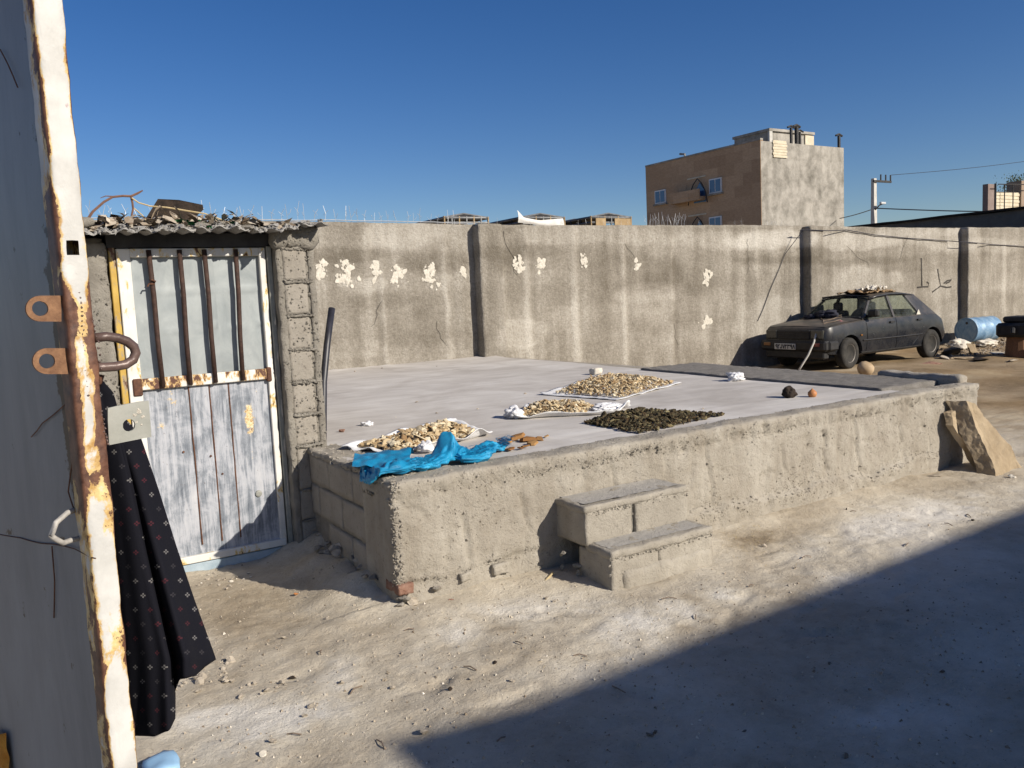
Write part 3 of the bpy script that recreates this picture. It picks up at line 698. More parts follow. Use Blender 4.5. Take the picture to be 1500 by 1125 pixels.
# hairline cracks
for (px, py, n_, dx_) in [(738, 338, 12, .02), (905, 345, 9, .05), (560, 440, 7, -.03), (1095, 350, 12, .0), (1240, 360, 8, .12), (985, 470, 8, .02), (1330, 345, 9, -.05), (640, 470, 7, .03)]:
    c = onY(px, py, YW); d = MB(); x, z = c.x, c.z; P = []
    for q in range(n_): P.append(Vector((x, YW-.003+.012*fbm((x, 0, z), 1.8, 4, 9), z))); x += dx_+rnd.uniform(-.045, .045); z -= rnd.uniform(.03, .09)
    d.tube(P, .0026, 4); mk('crack', d, 'spray', wall)
# spray marks
for path in ([(1350, 378), (1350.5, 400), (1351, 419)], [(1344, 421), (1352, 420), (1360, 420), (1361, 415), (1358, 413)], [(1374, 394), (1376, 408), (1378, 418)], [(1366, 428), (1371, 424), (1378, 419), (1388, 421), (1394, 420)], [(1383, 415), (1388, 411), (1394, 410), (1391, 413), (1386, 415)]):
    d = MB(); P = [onY(x, y, YW-.012) for x, y in path]; d.tube(P, .020, 6); d.warp(lambda p: Vector((p.x, YW-.006+(p.y-YW+.012)*.2, p.z))); mk('spray_mark', d, 'spray', wall)
# forked wires standing along the top
sp = []
for kk in range(5):
    d = MB(); r_ = random.Random(kk); a = .1+.08*r_.random(); l = .10+.07*r_.random()
    d.tube([(0, 0, -.03), (.01*r_.random(), 0, .05), (.015, .01, .10+.05*r_.random()), (.03*(1 if kk % 2 else -1), .02, .2+.07*r_.random())], .0032, 4)
    d.tube([(0, 0, .08), (-.03, .02, .11), (-.05*(1 if kk % 2 else -1), .03, .15+.04*r_.random())], .0028, 4); sp.append(d)
protos = []
def spike(x, k, s=1.):
    loc = Vector((x, YW+.08+.05*rnd.random(), HW+.01+.015*math.sin(x*.6)))
    if len(protos) < 5: d = sp[len(protos)]; o = mk('wire_spike', MB().add(d.v, d.f), 'wire', None); protos.append(o)
    else: o = protos[k % 5].copy(); col.objects.link(o)
    o.parent = wall; o.location = loc-ORG[wall.name]; o.rotation_euler = (rnd.uniform(-.15, .15), rnd.uniform(-.25, .25), rnd.uniform(0, 6)); o.scale = (s, s, s*rnd.uniform(.75, 1.15))
x = .9; kk = 0
while x < 6.2: spike(x, kk, .95 if x < 4.6 else .8); kk += 1; x += rnd.uniform(.09, .17)
x = 10.05
while x < 11.0: spike(x, kk, .85); kk += 1; x += rnd.uniform(.05, .1)
for _ in range(26): spike(rnd.uniform(6.5, 13.8), kk, .42); kk += 1
d = MB(); d.tube([(x, YW+.09+.02*math.sin(x*3), HW+.03+.015*math.sin(x*.6)+.02*nz((x, 0, 0), 2.5, 1)) for x in [i*.18+.6 for i in range(34)]], .006, 4); mk('laid_wire', d, 'wire', wall)
# black cable strung across the wall
cb = MB(); P = [onY(x, y, YW-.02) for x, y in [(1110, 470), (1117, 455), (1128, 425), (1141, 395), (1150, 372), (1166, 338)]]; P[-1].y = YW-.2
cb.tube(P, .007, 5); cb2 = MB(); P2 = [onY(x, y, YW-dd) for x, y, dd in [(1172, 337, .225), (1190, 337, .225), (1212, 338, .225), (1240, 337, .03), (1280, 344, .03), (1330, 349, .03), (1390, 353, .03), (1405, 354, .225), (1432, 356, .225), (1450, 358, .03), (1500, 361, .03), (1560, 365, .03)]]
cb.tube([P[-1]]+P2, .009, 5)
one('hanging_cable', cb, 'pipe', 'thin black cable strung slackly across the boundary wall', 'cable')

# ================================================================== SHED
YS = 5.27; YP = 5.15
shed = thing('block_shed', (1.1, YS, 0), 'small block shed with barred metal door and corrugated roof', 'shed')
b = MB(); roughbox(b, -.95, .575, YS-.03, YS+.17, -.2, 2.03, .035, .010, 5, .02, 3., 4); mk('front_wall', b, 'shedw', shed, True)
b = MB(); roughbox(b, .40, .575, YS-.06, YS+.1, -.2, 2.0, .02, .012, 7, .012, 6., 5); mk('left_jamb', b, 'shedw', shed, True)
b = MB(); roughbox(b, 1.565, 1.742, YP+.05, 7.3, -.2, 2.05, .06, .008, 5, .02, 4., 3); mk('side_wall', b, 'shedw', shed, True)
b = MB(); roughbox(b, -.95, 1.74, 7.2, 7.36, -.2, 2.2, .1, .008, 5, .02, 4., 3); mk('rear_wall', b, 'shedw', shed, True)
b = MB(); roughbox(b, -.95, -.78, YS+.1, 7.3, -.2, 2.05, .1, .008, 5, .02, 4., 3); mk('side_wall', b, 'shedw', shed, True)
# right pilaster: narrow blocks in mortar
b = MB(); roughbox(b, 1.538, 1.752, YP+.012, YP+.16, -.2, 2.06, .03, .008, 7, .02, 9., 4); mk('pilaster_core', b, 'shedw', shed, True)
zs = [onY(430, y, YP).z for y in (364, 412, 462, 513, 561, 609, 655)]+[.42, .22, .02]
for i in range(len(zs)-1):
    z1, z0 = zs[i], zs[i+1]
    b = MB(); roughbox(b, 1.555, 1.700, YP+.004-.008*rnd.random(), YP+.06, z0+.006, z1-.006, .02, .0035, 14, .004, i*2.7, 4); mk('block', b, 'block', shed, True)
    b = MB(); roughbox(b, 1.55+.02*rnd.random(), 1.735, YP-.010, YP+.05, z1-.010, z1+.006, .013, .009, 22, .004, i*1.3, 4); mk('mortar_joint', b, 'shedw', shed, True)
b = MB(); roughbox(b, 1.512, 1.558, YP-.002, YP+.14, -.1, 2.05, .018, .008, 10, .010, 2.9, 5); mk('mortar_edge', b, 'shedw', shed, True)
b = MB(); roughbox(b, 1.715, 1.758, YP+.002, YP+.1, .5, 2.0, .018, .006, 12, .007, 5.9, 5); mk('mortar_edge', b, 'shedw', shed, True)
b = MB(); roughbox(b, 1.50, 1.80, YP-.03, YP+.3, 1.95, 2.10, .03, .022, 6, .04, 1.9, 4); mk('mortar_top', b, 'shedw', shed, True)
pts = [((rc.uniform(1.515, 1.755), YP-.004, rc.uniform(.55, 2.03)), (0, -1, 0)) for _ in range(500)]+[((rc.uniform(.41, .57), YS-.062, rc.uniform(.3, 1.98)), (0, -1, 0)) for _ in range(300)]+[((rc.uniform(1.5, 1.79), YP-.03, rc.uniform(1.97, 2.09)), (0, -1, 0)) for _ in range(160)]
for z1 in zs[:7]: pts += [((rc.uniform(1.55, 1.735), YP-.009, z1+rc.uniform(-.012, .008)), (0, -1, -.1)) for _ in range(60)]
crumbs('mortar_crumbs', pts, 'shedw', shed, .002, .011, rc)
# lintel, flashing
b = MB(); b.bb(.58, 1.54, YS-.045, YS+.12, 1.970, 2.05); mk('lintel', b, 'steeld', shed)  # lintel coloured dark to carry the roof-edge shadow above the door
b = MB(); b.grid(lambda u, v: (.60+.34*u, YS-.035-.01*math.sin(u*9), 1.995+.028*v*(1+.3*math.sin(u*17))), 14, 2); mk('flashing', b, 'bluesheet', shed)
# corrugated roof
rf = MB(); NU = 260; NV = 26
def roofz(x, y):
    z = 2.055+.018*(y-4.95)+.011*math.sin(x*2*math.pi/.102+1.6*nz((x, y, 0), 1.3, 3))+.012*nz((x, y, 0), 2.1, 4)
    e = 1-sstep(4.95, 5.2, y)
    z += e*.016*nz((x, 0, 0), 5, 8)+.035*sstep(1.45, 1.80, x)-.03*e*sstep(.7, .45, x)
    return z
def roofedge(x): return 5.0+.055*nz((x, 0, 0), 7, 3)+.05*nz((x, 0, 0), 19, 3)+.03*nz((x, 0, 0), 47, 3)
def rfn(u, v, dz=0):
    x = -1.0+2.80*u; y0 = roofedge(x); y = y0+(7.42-y0)*v**1.7; return (x, y, roofz(x, y)+dz)
rf.grid(rfn, NU, NV); rf.grid(lambda u, v: rfn(u, v, -.007), NU, NV)
n1 = (NU+1)*(NV+1)
for i in range(NU): rf.f.append((i, i+n1, i+1+n1, i+1))
roof = mk('roof_sheet', rf, 'corr', shed, True)
b = MB(); roughbox(b, -.6, .50, 5.0, 5.5, 2.075, 2.125, .035, .02, 6, .02, 7.7, 4); mk('roof_mortar', b, 'shedw', shed, True)
fg_ = MB(); rq = random.Random(8)
for q in range(34):
    x = rq.uniform(.40, 1.72); s_ = rq.uniform(.02, .06); b = rock((s_*1.5, s_, .014+.012*rq.random()), rq.random()*50, .6, 2); y = roofedge(x)+.035+.06*rq.random(); c = Vector((x, y, roofz(x, y)+.012)); b.warp(lambda p: p+c); mk('mortar_lump', b, 'corr' if q % 2 else 'shedw', shed)
crumbs('mortar_crumbs', [((x, roofedge(x)+rc.uniform(0, .02), roofz(x, roofedge(x))+rc.uniform(-.004, .012)), (0, -.8, .4)) for x in [rc.uniform(.38, 1.78) for _ in range(420)]], 'corr', shed, .004, .016, rc)
# door and its frame
dz = .06; zt = 1.965; zm0, zm1 = onY(300, 562, YS).z, onY(300, 548, YS).z
fr = mk('door_frame', MB().cbox(.588, .622, YS-.03, YS+.06, .0, 1.985, .004), 'yframe', shed)
mk('door_jamb', MB().cbox(1.482, 1.512, YS-.045, YS+.06, .0, 1.985, .004), 'plate', shed)
for (z, h_) in [(1.5, .05), (1.28, .07), (.95, .11), (.72, .10), (.45, .15)]:
    q = rock((.009, .004, h_), z*7, .5); cc = Vector((1.502, YS-.045, z)); q.warp(lambda p: p+cc); mk('jamb_plaster', q, 'white', shed)
door = mk('door', MB().cbox(.628, .70, YS-.03, YS+.01, dz, zt, .004).cbox(1.437, 1.475, YS-.03, YS+.01, dz, zt, .004).cbox(.70, 1.437, YS-.03, YS+.01, 1.915, zt, .004), 'wframe', shed)
mk('middle_rail', MB().cbox(.66, 1.45, YS-.036, YS+.0, zm0-.004, zm1+.004, .004), 'rail', door)
mk('bottom_strip', MB().cbox(.64, 1.47, YS-.036, YS+.0, dz, dz+.045, .004), 'wframe', door)
mk('threshold', MB().cbox(.6, 1.52, YS-.03, YS+.05, -.02, dz-.006, .004), 'bluesheet', shed)
# galvanised sheets behind the bars (dented)
for (xa, xb, yy, sd) in ((.695, 1.165, YS-.002, 2.), (1.14, 1.44, YS+.006, 7.)):
    g = MB(); g.grid(lambda u, v: (xa+(xb-xa)*u, yy+.005*nz((u*1.6, v*2.2, 0), 1.3, sd)+.0035*abs(nz((u+v, v-u, 0), 1.6, sd))-.003*math.exp(-((v-.36-.05*u)/.01)**2)-.003*math.exp(-((v-.72+.02*u)/.01)**2), zm1+(1.925-zm1)*v), 26, 34); mk('sheet', g, 'sheet', door, True)
for (pt, pb) in (((218, 374), (238, 556)), ((263, 371), (278, 551)), ((299, 367), (315, 549)), ((345, 366), (355, 546))):
    a = onY(pt[0], pt[1], YS-.045); c = onY(pb[0], pb[1], YS-.045); c.z = zm0+.004; a.z = 1.955
    b = MB(); b.tube([a, a.lerp(c, .33)+Vector((.003, 0, 0)), a.lerp(c, .66)-Vector((.002, 0, 0)), c], .0145, 8); mk('bar', b, 'barrust', door, True)
b = MB(); b.tube([onY(222, 410, YS-.066), onY(228, 412, YS-.07), onY(226, 416, YS-.06), onY(218, 416, YS-.064), onY(216, 420, YS-.066)], .005, 5); mk('wire_tie', b, 'rust', door)
# lower panel with three folded seams
pa = MB(); fl = []
seams = [onY(x, 660, YS).x for x in (284, 314, 342)]
NX, NZ = 70, 90
def pf(u, v):
    x = .698+(1.44-.698)*u; z = dz+.03+(zm0-dz-.03)*v; y = YS-.008+.004*nz((x, 0, z), 3, 4)
    for s in seams:
        d = abs(x-s-.0*(1-v)); 
        if d < .012: y += .006*(1-d/.012)
    return (x, y, z)
pa.grid(pf, NX, NZ)
FL = [(onY(365, 615, YS), .035, .11, 1.), (onY(250, 585, YS), .05, .09, .5), (onY(237, 625, YS), .03, .05, .5), (onY(375, 575, YS), .06, .05, .35), (onY(370, 665, YS), .02, .05, .4), (onY(258, 735, YS), .03, .03, .35)]
for p in pa.v:
    w = 0
    for (c, rx_, rz_, a) in FL: w = max(w, a*math.exp(-((p.x-c.x)/rx_)**2-((p.z-c.z)/rz_)**2))
    fl.append(w)
mk('lower_panel', pa, 'doorp', door, True, attrs={'flake': fl})
for s in seams:
    b = MB(); b.tube([(s+.003*nz((0, 0, q), 9, s), YS-.006, .16+(zm0-.17)*q/16) for q in range(17)], [.0045+.002*nz((q, 0, 0), 3, s) for q in range(17)], 6); mk('seam', b, 'rusto' if s < .95 else 'rust', door)
for (px, py) in ((309, 668), (326, 694), (269, 662)): b = MB(); b.lathe([(.007, -.004), (.006, .004)], 8, onY(px, py, YS-.012), (0, -1, 0)); mk('rivet', b, 'rust', door)
b = MB(); b.lathe([(.022, -.004), (.02, .006), (.012, .009)], 14, onY(379, 723, YS-.012), (0, -1, 0)); mk('lock_boss', b, 'plate', door)
b = MB(); b.cbox(.650, .70, YS-.042, YS+.01, zm0-.035, zm1+.008, .006); mk('corner_plate', b, 'rust', door)
b = MB(); b.cbox(1.425, 1.456, YS-.042, YS+.0, zm0-.02, zm1+.012, .006); mk('corner_plate', b, 'rust', door)

# ------------------------------------------------------------------ debris on the shed roof
def rz_(x, y): return roofz(x, y)+.012
bd = MB(); pts = [(208, 327), (232, 292), (262, 293), (297, 301), (298, 308), (280, 324), (245, 332)]
P = [onY(x, y, 5.28) for x, y in pts]; bd.prism(P, (.05, .30, .03)); bd.warp(lambda p: p+nzv(p, 14, 2)*.008)
one('burnt_board', bd, 'dark', 'broken dark charred board lying tilted on the shed roof', 'board')
b = MB(); P = [onY(x, y, 5.30) for x, y in [(285, 296), (240, 291), (262, 296), (296, 303)]]
tw = MB(); P = [onY(x, y, 5.2) for x, y in [(122, 321), (136, 310), (152, 296), (165, 288.5), (180, 287), (192, 287.5), (202, 283), (209, 279)]]
P[0].z = rz_(P[0].x, 5.2)-.004+.03
tw.tube(P, [.008, .008, .0075, .007, .007, .0075, .007, .004], 6)
P = [onY(x, y, 5.2) for x, y in [(192, 288), (194, 297), (195, 306), (193, 315), (192, 326)]]; tw.tube(P, [.007, .0065, .006, .006, .005], 6)
P = [onY(x, y, 5.2) for x, y in [(168, 288), (155, 287), (147, 290)]]; tw.tube(P, [.004, .003, .002], 5)
one('dry_branch', tw, 'branch', 'forked bare reddish branch standing up from the shed roof', 'branch')
tw = MB(); P = [onY(x, y, 5.19) for x, y in [(193, 290), (203, 297), (220, 302), (245, 304), (275, 309), (300, 313), (325, 322), (350, 330), (372, 336)]]; P[-1].z = rz_(P[-1].x, 5.19); tw.tube(P, .0045, 5)
P = [onY(x, y, 5.22) for x, y in [(196, 305), (208, 315), (216, 326)]]; tw.tube(P, .004, 5)
one('long_twig', tw, 'straw', 'long thin pale twig lying across the charred board on the shed roof', 'twig')
lg = MB(); P = [onY(x, y, 5.22) for x, y in [(143, 321), (158, 325), (180, 333)]]; lg.tube(P, [.022, .024, .020], 8); lg.warp(lambda p: p+nzv(p, 30, 1)*.005)
one('wood_offcut', lg, 'wood', 'short grey split log on the left of the shed roof', 'log')
def strip(path, w, mat, name, label, cat, group=None, jag=.01):
    d = MB(); P = [Vector(p) for p in path]
    for i in range(len(P)-1):
        pass
    n = 14
    def at_(t):
        f = t*(len(P)-1); i = min(int(f), len(P)-2); return P[i].lerp(P[i+1], f-i)
    d.grid(lambda u, v: at_(u)+Vector((0, (v-.5)*w, 0))+nzv(at_(u)+Vector((0, v*w*3, 0)), 14, w*9)*jag+Vector((0, 0, .006*math.cos(v*6))), n, 5)
    return one(name, d, mat, label, cat, group)
k = 0
for pts in ([(222, 322), (228, 308), (236, 303), (240, 312)], [(236, 304), (242, 312), (248, 322), (256, 328)], [(256, 303), (262, 311), (265, 322), (274, 330)], [(232, 326), (228, 318), (232, 309)]):
    P = [onY(x, y, 5.14) for x, y in pts]; strip(P, .03+.02*(k % 2), 'rag', 'rag_strip', 'twisted strip of dry beige rag hanging over the charred roof board', 'rag', 'rag strips on the charred board'); k += 1
for pts in ([(238, 332), (250, 325), (262, 322), (276, 325)], [(330, 333), (342, 327), (356, 330)], [(280, 331), (292, 325), (305, 329)], [(250, 334), (258, 328), (268, 326), (282, 328)], [(262, 331), (274, 328), (288, 330)], [(300, 334), (312, 328), (322, 331)], [(310, 333), (318, 327), (330, 332)], [(346, 334), (355, 329), (362, 334)]):
    P = [onY(x, y, 5.13) for x, y in pts]; strip(P, .05, 'green', 'green_scrap', 'crumpled scrap of green plastic among the litter on the shed roof', 'plastic scrap', 'green scraps on the shed roof', .016)
P = [onY(x, y, 5.13) for x, y in [(360, 329), (375, 332), (390, 331), (402, 334)]]; strip(P, .07, 'dark', 'black_scrap', 'flat black scrap at the right end of the shed roof litter', 'scrap', None, .014)
lit = MB(); rr = random.Random(5)
for q in range(700):   # dead leaves and chaff
    px = rr.uniform(130, 425); c = onY(px, 335, 5.1); y = 5.05+.5*rr.random()**1.3; c = Vector((c.x, y, rz_(c.x, y)+.05*rr.random()*(1.3 if 150 < px < 380 else .3)))
    s = .012+.042*rr.random()**1.5; m = Euler((rr.uniform(-.7, .7), rr.uniform(-.7, .7), rr.uniform(0, 6))).to_matrix()
    lit.add([c+m @ Vector(v) for v in ((-s, -s*.4, 0), (0, -s*.5, .006), (s, 0, .0), (0, s*.5, .008), (-s*.9, s*.3, 0))], [(0, 1, 2, 3, 4)])
tag(mk('roof_litter', lit, m_bread('dead_leaf_litter', [(0., (.13, .10, .07)), (.5, (.33, .28, .22)), (1., (.54, .49, .41))])), 'dead leaves and chaff scattered on the shed roof', 'litter', kind='stuff')
# black pipe sticking up from the platform beside the shed
pp = MB(); a = onz(471, 652, H-.02); c = onY(486, 452, 5.62); a = Vector((1.80, 5.36, H-.03)); m = onY(474, 560, 5.45)
pp.tube([a, a.lerp(m, .5), m, onY(479, 505, 5.53), c], [.022, .023, .024, .024, .024], 12)
one('black_pipe', pp, 'pipe', 'black plastic pipe standing on the platform beside the shed', 'pipe', smooth=True)

# ================================================================== OPEN GATE LEAF beside the camera
LV = Vector((-math.sin(R(15)), math.cos(R(15)), 0)); NV_ = Vector((-math.cos(R(15)), -math.sin(R(15)), 0))   # along the leaf away from its free edge / out of the shaded face
E0 = Vector((.0885, 1.333, 0))        # shaded-face corner of the free edge
gate = thing('metal_gate', (E0.x, E0.y, .0), 'open grey metal gate leaf with a chipped white rusty edge', 'gate')
def gp(a, n, z): return E0+LV*a+NV_*n+Vector((0, 0, z))   # a along leaf, n out of shaded face (negative = into thickness), z height
TH = .036
SLOT = (1.672, 1.693); eg = MB(); NZg = 420; prof = [(.0, -.002), (.0, -TH*.25), (.0, -TH*.48), (.0, -TH*.70), (.0, -TH+.002), (.002, -TH), (.045, -TH), (.045, 0), (.004, .001)]
for j in range(NZg+1):
    z = .12+2.2*j/NZg
    for (a, n) in prof:
        p = gp(a, n, z); eg.v.append(p+nzv(p, 22, 3)*.0022+nzv(p, 70, 5)*.0008)
m = len(prof)
for j in range(NZg):
    for i in range(m):
        if i in (1, 2) and SLOT[0] < .12+2.2*(j+.5)/NZg < SLOT[1]: continue
        eg.f.append((j*m+i, j*m+(i+1) % m, (j+1)*m+(i+1) % m, (j+1)*m+i))
eg.f.append(tuple(range(m))); eg.f.append(tuple(NZg*m+i for i in range(m))[::-1])
ra = []
for i, p in enumerate(eg.v):
    z = p.z; n = prof[i % m][1]; corner = 1 if i % m in (0, 4, 5, 8) else 0
    w = .20*corner+.34*math.exp(-((z-1.50)/.13)**2)*(1 if i % m in (0, 4, 8) else .22)+.10*math.exp(-((z-1.36)/.10)**2)-.22*sstep(1.72, 1.85, z)*(1-corner)-.06*sstep(1.30, 1.2, z)*(1-corner)
    if i % m <= 1: w += .24*sstep(1.40, 1.46, z+.02*nz((0, 0, z), 30, 1))*sstep(1.66, 1.60, z+.02*nz((0, 0, z), 25, 4))
    if i % m in (3, 4): w += .26*sstep(1.34, 1.38, z)*sstep(1.64, 1.60, z)*(.6+1.2*nz((0, 0, z), 16, 8))
    w += .045*sstep(1.62, 1.5, z)*sstep(1.2, 1.35, z)+.045*sstep(1.3, 1.1, z)+.16*max(0, nz((n*60, 0, z), 9, 12)-.15)
    if i % m >= 5: w += .3
    ra.append(w+.12*nz((0, 0, z), 7, 2))
mk('edge_tube', eg, 'gedge', gate, True, attrs={'rust': ra})
pn = MB(); pn.grid(lambda u, v: gp(.045+.78*u, -.004+.004*nz((u*2, v*3, 0), 1.5, 2), .14+2.16*v), 60, 140)
pn.grid(lambda u, v: gp(.045+.78*u, -TH+.006, .14+2.16*v), 2, 4)
pr = []
for p in pn.v:
    a = (p-E0).dot(LV); z = p.z
    w = .75*math.exp(-((a-.05)/.022)**2)*math.exp(-((z-1.50)/.17)**2)+.2*math.exp(-((a-.05)/.012)**2)
    L = z-(1.245-.12*(a-.05)); w += .38*math.exp(-(L/.004)**2)          # a long crack in the paint
    L2 = (a-.16)-.1*(z-1.2); w += .15*math.exp(-(L2/.01)**2)*sstep(1.3, 1., z)
    pr.append(w)
mk('panel', pn, 'gpanel', gate, True, attrs={'rust': pr})
mk('frame_bar', MB().prism([gp(.045, 0, 2.25), gp(.83, 0, 2.25), gp(.83, 0, 2.3), gp(.045, 0, 2.3)], -NV_*-TH), 'gpanel', gate)
mk('frame_bar', MB().prism([gp(.045, -.001, .12), gp(.83, -.001, .12), gp(.83, -.001, .17), gp(.045, -.001, .17)], NV_*-TH), 'gpanel', gate)
hp = MB(); hp.prism([gp(.825, .012, -.3), gp(.885, .012, -.3), gp(.885, -.05, -.3), gp(.825, -.05, -.3)], (0, 0, 2.75)); mk('hinge_post', hp, 'gpanel', gate)
for z in (.45, 1.9): b = MB(); b.tube([gp(.826, .02, z), gp(.826, .02, z+.1)], .014, 8); mk('hinge', b, 'rust', gate)
# plane of the free edge, seen square-on: solve pixel -> point on that plane
def onE(x, y, back=0.):
    d = ray(x, y); c = Vector((0, 0, CZ)); q = E0+LV*back; nn = -LV; t = (q-c).dot(nn)/d.dot(nn); return c+d*t
def ringplate(out, hole, c, rh, ext, nh=18):
    """flat plate with a round hole: outline points -> strip to the hole"""
    d = MB(); n = len(out)
    hp_ = []
    for k in range(n):
        v = (out[k]-c).normalized(); hp_.append(c+v*rh)
    e = Vector(ext)
    V = out+hp_; V2 = [p+e for p in V]; d.add(V+V2, [])
    for k in range(n):
        k2 = (k+1) % n
        d.f += [(k, k2, n+k2, n+k), (2*n+k2, 2*n+k, 3*n+k, 3*n+k2), (k2, k, 2*n+k, 2*n+k2), (n+k, n+k2, 3*n+k2, 3*n+k)]
    return d
for (cx, cy_, w) in ((58, 452, 0), (68, 529, 0)):
    out = []
    for k in range(28):
        t = 2*math.pi*k/28; x, y = math.cos(t), math.sin(t)
        if x < 0: out.append(onE(cx+2+x*22, cy_+y*19, .012))
        else: out.append(onE(cx+2+min(1, x*1.8)*30, cy_+max(-1, min(1, y*1.5))*19*(1 if x > .1 else 1), .012))
    c = onE(cx+1, cy_, .012); b = ringplate(out, None, c, .0105, LV*.005); mk('hasp_tab', b, 'rusto', gate)
ub = MB(); P = [onE(x, y, .016) for x, y in [(138, 495), (155, 493), (172, 495), (186, 500), (196, 508), (199, 517), (195, 527), (184, 534), (168, 537), (150, 538), (138, 538)]]; ub.tube(P, .0072, 10); mk('shackle', ub, 'steelr', gate, True)
out = [onE(x, y, .018) for x, y in [(158, 598), (175, 594), (190, 591), (205, 588.5), (218, 587), (219, 602), (220.5, 618), (222, 640), (205, 643), (190, 646), (175, 649), (160, 652), (159, 635), (158, 615)]]
pl = ringplate(out, None, onE(189, 623, .018), .0095, LV*.004); mk('latch_plate', pl, 'plate', gate)
sc_ = MB()
for (x, y, s) in [(203, 603, .006), (197, 608, .005), (209, 610, .004), (200, 618, .0035), (207, 622, .003)]:
    q = rock((s, s, s*.8), x, .5); c = onE(x, y, .0175); q.warp(lambda p: c+Vector((p.x, p.y*.15, p.z))); sc_.add(q.v, q.f)
tag(mk('paint_fleck', sc_, 'white', gate), kind='stuff')
for (pts, n) in (([(113, 388), (121, 440), (124, 490)], 16), ([(125, 500), (128, 540), (131, 580)], 12), ([(152, 602), (156, 630), (160, 650)], 10), ([(140, 470), (146, 500), (150, 540)], 9)):
    wb = MB()
    for k in range(n):
        t = k/(n-1)*2; i = min(int(t), 1); a, c = pts[i], pts[i+1]; f = t-i
        q = rock((.0030, .0022, .0030), k*1.7, .3, 1); cc = onE(a[0]-3+(c[0]-a[0])*f+rnd.uniform(-1.5, 1.5), a[1]+(c[1]-a[1])*f, .001); q.warp(lambda p: p+cc); wb.add(q.v, q.f)
    tag(mk('weld_bead', wb, 'steelr', gate, True), kind='stuff')
# bent rod handle welded on the shaded face
def onPanel(x, y, n=.0):
    d = ray(x, y); c = Vector((0, 0, CZ)); q = E0+NV_*n; t = (q-c).dot(NV_)/d.dot(NV_); return c+d*t
a = onPanel(109, 746, .0); c2 = onPanel(114, 789, .0)
hd = MB(); aa, cc_ = (a-E0).dot(LV), (c2-E0).dot(LV)
hd.tube([gp(aa, -.01, a.z), gp(aa-.005, .012, a.z-.002), gp(aa-.01, .03, a.z-.012), gp(aa-.014, .040, a.z-.030), gp(aa-.013, .041, (a.z+c2.z)/2-.004), gp(cc_-.012, .034, c2.z+.010), gp(cc_-.01, .024, c2.z+.001), gp(cc_, .008, c2.z), gp(cc_, -.004, c2.z)], .0042, 8); mk('handle', hd, 'steelg', gate, True)
for pts in ([(0, 783), (30, 788), (60, 796), (95, 800), (125, 812), (140, 818)], [(110, 660), (104, 690), (100, 720), (108, 745)], [(76, 800), (80, 850), (79, 905)], [(46, 640), (62, 620), (96, 592)], [(0, 72), (12, 95), (26, 128)]):
    d = MB(); P = [onPanel(x, y, -.001) for x, y in pts]; d.tube([p for i in range(len(P)-1) for p in (P[i], P[i].lerp(P[i+1], .5)+Vector((0, 0, rnd.uniform(-.002, .002))))]+[P[-1]], .0011, 4); mk('paint_crack', d, 'rust', gate)

# ------------------------------------------------------------------ floral garment hung behind the gate
cl = MB(); NUc, NVc = 120, 110; uvs = []
def tab1(T, x):
    for (x0, y0), (x1, y1) in zip(T, T[1:]):
        if x <= x1: return y0+(y1-y0)*max(0, (x-x0)/(x1-x0))
    return T[-1][1]
HEM = [(0, 1076), (.38, 1078), (.52, 1070), (.585, 1052), (.60, 1015), (.66, 995), (.80, 990), (.9, 976), (1, 966)]
XR = [(545, 140), (575, 166), (600, 172), (640, 205), (720, 232), (800, 257), (880, 284), (965, 315), (1080, 318)]
def clf(u, v):
    y = 545+(tab1(HEM, u)-545)*v; xr_ = tab1(XR, y); xl_ = 58+.105*y; x = xl_+(xr_-xl_)*u; uvs.append((x/21., y/21.))
    uf = .60+.08*(1-v); f = max(0, v-.25)
    D = 1.335+.15*v+.10*(2*u-1)**2*v-.010*f*math.sin(u*9+2*v)+.060*f*math.exp(-((u-uf)/.045)**2)-.04*f*math.exp(-((u-uf-.12)/.08)**2)+.004*f*math.sin(u*31+v*7)+.018*f*nz((u*3, v*3, 0), 1, 4)
    p = atd(x, y, D); q = (p-E0).dot(-NV_)
    if q < TH+.006: p += -NV_*(TH+.006-q)
    return p
cl.grid(clf, NUc, NVc)
ob = one('hanging_garment', cl, 'cloth', 'dark navy garment with tiny floral print hanging behind the rusty gate edge', 'garment', smooth=True, uv=uvs)
sm = ob.modifiers.new('thick', 'SOLIDIFY'); sm.thickness = .002
hk = MB(); hk.tube([gp(.10, -.03, 1.49), gp(.10, -TH-.02, 1.485), gp(.10, -TH-.035, 1.475), gp(.10, -TH-.04, 1.49)], .005, 6); mk('hook', hk, 'rust', gate)
# orange rag caught on the gate panel
og = MB(); c = onPanel(2, 1108, .012)
og.grid(lambda u, v: c+LV*((u-.5)*.10+.035)+Vector((0, 0, -.10*v+.05-.03*u))+NV_*(-.012+.010*abs(math.sin(u*7))+.006*nz((u*4, v*4, 0), 1, 2)+.004), 12, 14)
one('orange_rag', og, 'orange', 'orange rag clinging to the shaded face of the metal gate', 'rag')
lb = MB(); c = onz(232, 1121, .0); roughbox(lb, c.x-.05, c.x+.06, c.y-.10, c.y+.02, -.01, .035, .02, .01, 12, .012, 3.)
one('blue_plastic_piece', lb, 'ltblue', 'pale blue plastic piece on the dirt at the foot of the gate', 'plastic scrap', smooth=True)

